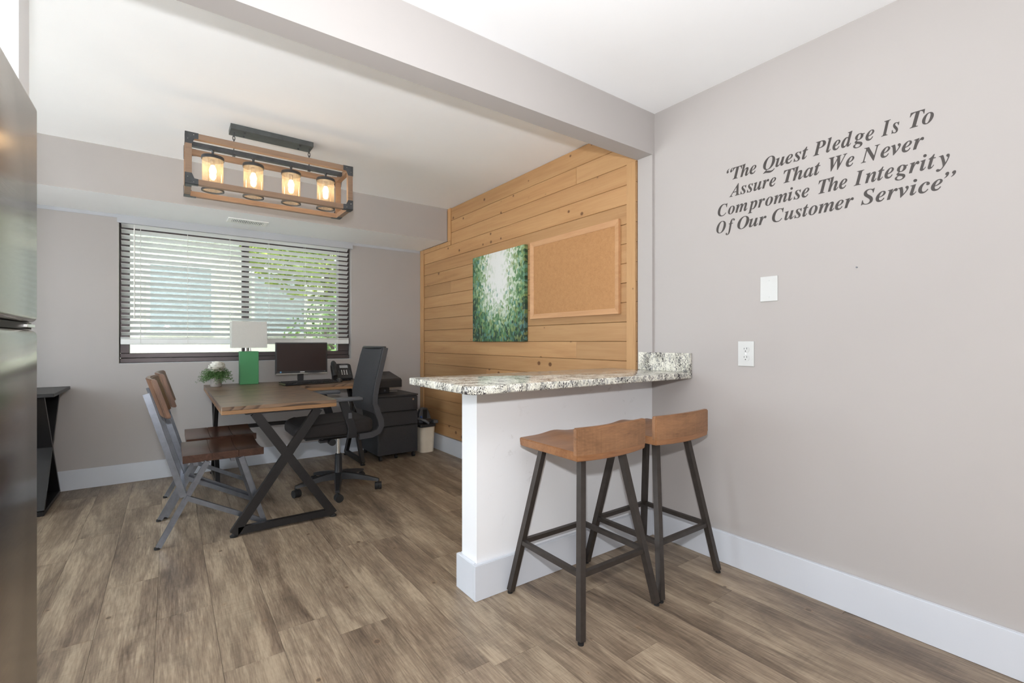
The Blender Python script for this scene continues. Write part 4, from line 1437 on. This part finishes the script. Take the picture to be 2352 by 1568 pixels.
for sx in (-1, 1):
    for sy in (-1, 1):
        for sz in (-1, 1):
            cx, cy, cz = (xb if sx > 0 else xa), (yb if sy > 0 else ya), (zt if sz > 0 else zb)
            bm = bmnew()
            # gusset on the long face
            poly = [(cx + sx * t_, cz + sz * t_), (cx - sx * L_, cz + sz * t_), (cx - sx * L_, cz - sz * w), (cx - sx * (w + 0.012), cz - sz * (w + 0.002)), (cx - sx * w, cz - sz * L_), (cx + sx * t_, cz - sz * L_)]
            prism(bm, poly, 'y', cy, cy + sy * t_)
            poly = [(cy + sy * t_, cz + sz * t_), (cy - sy * L_, cz + sz * t_), (cy - sy * L_, cz - sz * w), (cy - sy * (w + 0.012), cz - sz * (w + 0.002)), (cy - sy * w, cz - sz * L_), (cy + sy * t_, cz - sz * L_)]
            prism(bm, poly, 'x', cx, cx + sx * t_)
            poly = [(cx + sx * t_, cy + sy * t_), (cx - sx * L_, cy + sy * t_), (cx - sx * L_, cy - sy * w), (cx - sx * w, cy - sy * w), (cx - sx * w, cy - sy * L_), (cx + sx * t_, cy - sy * L_)]
            prism(bm, poly, 'z', cz, cz + sz * t_)
            br = obj('corner_bracket', bm, M['pewter'], lf)
            bm = bmnew()
            for dx, dz in ((0.012, 0.038), (0.040, 0.012)):
                bmesh.ops.create_uvsphere(bm, u_segments=8, v_segments=6, radius=0.0028, matrix=Matrix.Translation((cx - sx * dx, cy + sy * t_, cz - sz * dz)))
            obj('rivet', bm, M['chrome'], br)
obj('centre_bar', B(xa + w, xb - w, -0.015, 0.015, zt - 0.027, zt - 0.002), M['pewter'], lf)
obj('canopy', B(-0.238, 0.238, -0.058, 0.058, -0.032, -0.0005, 0.001), M['canopy'], lf)
for x, y in ((-0.16, -0.03), (-0.16, 0.03), (0.16, -0.03), (0.16, 0.03)):
    obj('canopy_clip', B(x - 0.005, x + 0.005, y - 0.005, y + 0.005, -0.038, -0.0322), M['pewter'], lf)
for x in (-0.216, 0.223):
    zc0, zc1 = -0.034, zt - 0.001
    n = 5
    ln = (zc0 - zc1) / n
    for i in range(n):
        zc_ = zc0 - ln * (i + 0.5)
        bm = bmnew()
        pts = []
        for q in range(14):
            a = 2 * math.pi * q / 14
            u, v = 0.0065 * math.cos(a), (ln * 0.66) * math.sin(a)
            pts.append((x + (u if i % 2 else 0), (0 if i % 2 else u), zc_ + v))
        tube(bm, pts, 0.0022, 6, True)
        obj('chain_link', bm, M['pewter'], lf, smooth=True)
    obj('chain_hook', B(x - 0.008, x + 0.008, -0.008, 0.008, zt - 0.036, zt - 0.0275), M['pewter'], lf)
for x in (0.213, 0.430, 0.650, 0.869):
    dx = x - 0.539
    t0 = zt - 0.027
    bm = bmnew()
    lathe(bm, [(0.013, t0), (0.007, t0 - 0.008), (0.006, t0 - 0.020), (0.009, t0 - 0.026)], 14, (dx, 0, 0))
    st = obj('jar_stem', bm, M['pewter'], lf, smooth=True)
    bm = bmnew()
    z1 = 2.250 - ZC
    lathe(bm, [(0.010, z1), (0.032, z1 - 0.006), (0.058, z1 - 0.014), (0.060, z1 - 0.018), (0.060, z1 - 0.034), (0.057, z1 - 0.034)], 28, (dx, 0, 0))
    cp = obj('jar_cap', bm, M['pewter'], lf, smooth=True)
    bm = bmnew()
    lathe(bm, [(0.0555, z1 - 0.030), (0.0555, z1 - 0.2135), (0.054, z1 - 0.2135), (0.054, z1 - 0.032)], 32, (dx, 0, 0), cap=False)
    obj('glass_jar', bm, M['jar'], lf, smooth=True)
    bm = bmnew()
    pts = [(dx + 0.0585 * math.cos(2 * math.pi * q / 32), 0.0585 * math.sin(2 * math.pi * q / 32), z1 - 0.2165) for q in range(32)]
    lathe(bm, [(0.060, z1 - 0.2138), (0.060, z1 - 0.2215), (0.053, z1 - 0.2215), (0.053, z1 - 0.2138), (0.060, z1 - 0.2138)], 32, (dx, 0, 0), cap=False)
    obj('jar_ring', bm, M['pewter'], lf)
    bm = bmnew()
    lathe(bm, [(0.013, z1 - 0.034), (0.013, z1 - 0.062), (0.010, z1 - 0.066)], 14, (dx, 0, 0))
    so_ = obj('bulb_socket', bm, M['pewter'], lf, smooth=True)
    bm = bmnew()
    lathe(bm, [(0.009, z1 - 0.066), (0.014, z1 - 0.078), (0.019, z1 - 0.094), (0.017, z1 - 0.110), (0.009, z1 - 0.120), (0.002, z1 - 0.122)], 18, (dx, 0, 0))
    obj('bulb', bm, M['bulb'], so_, smooth=True)
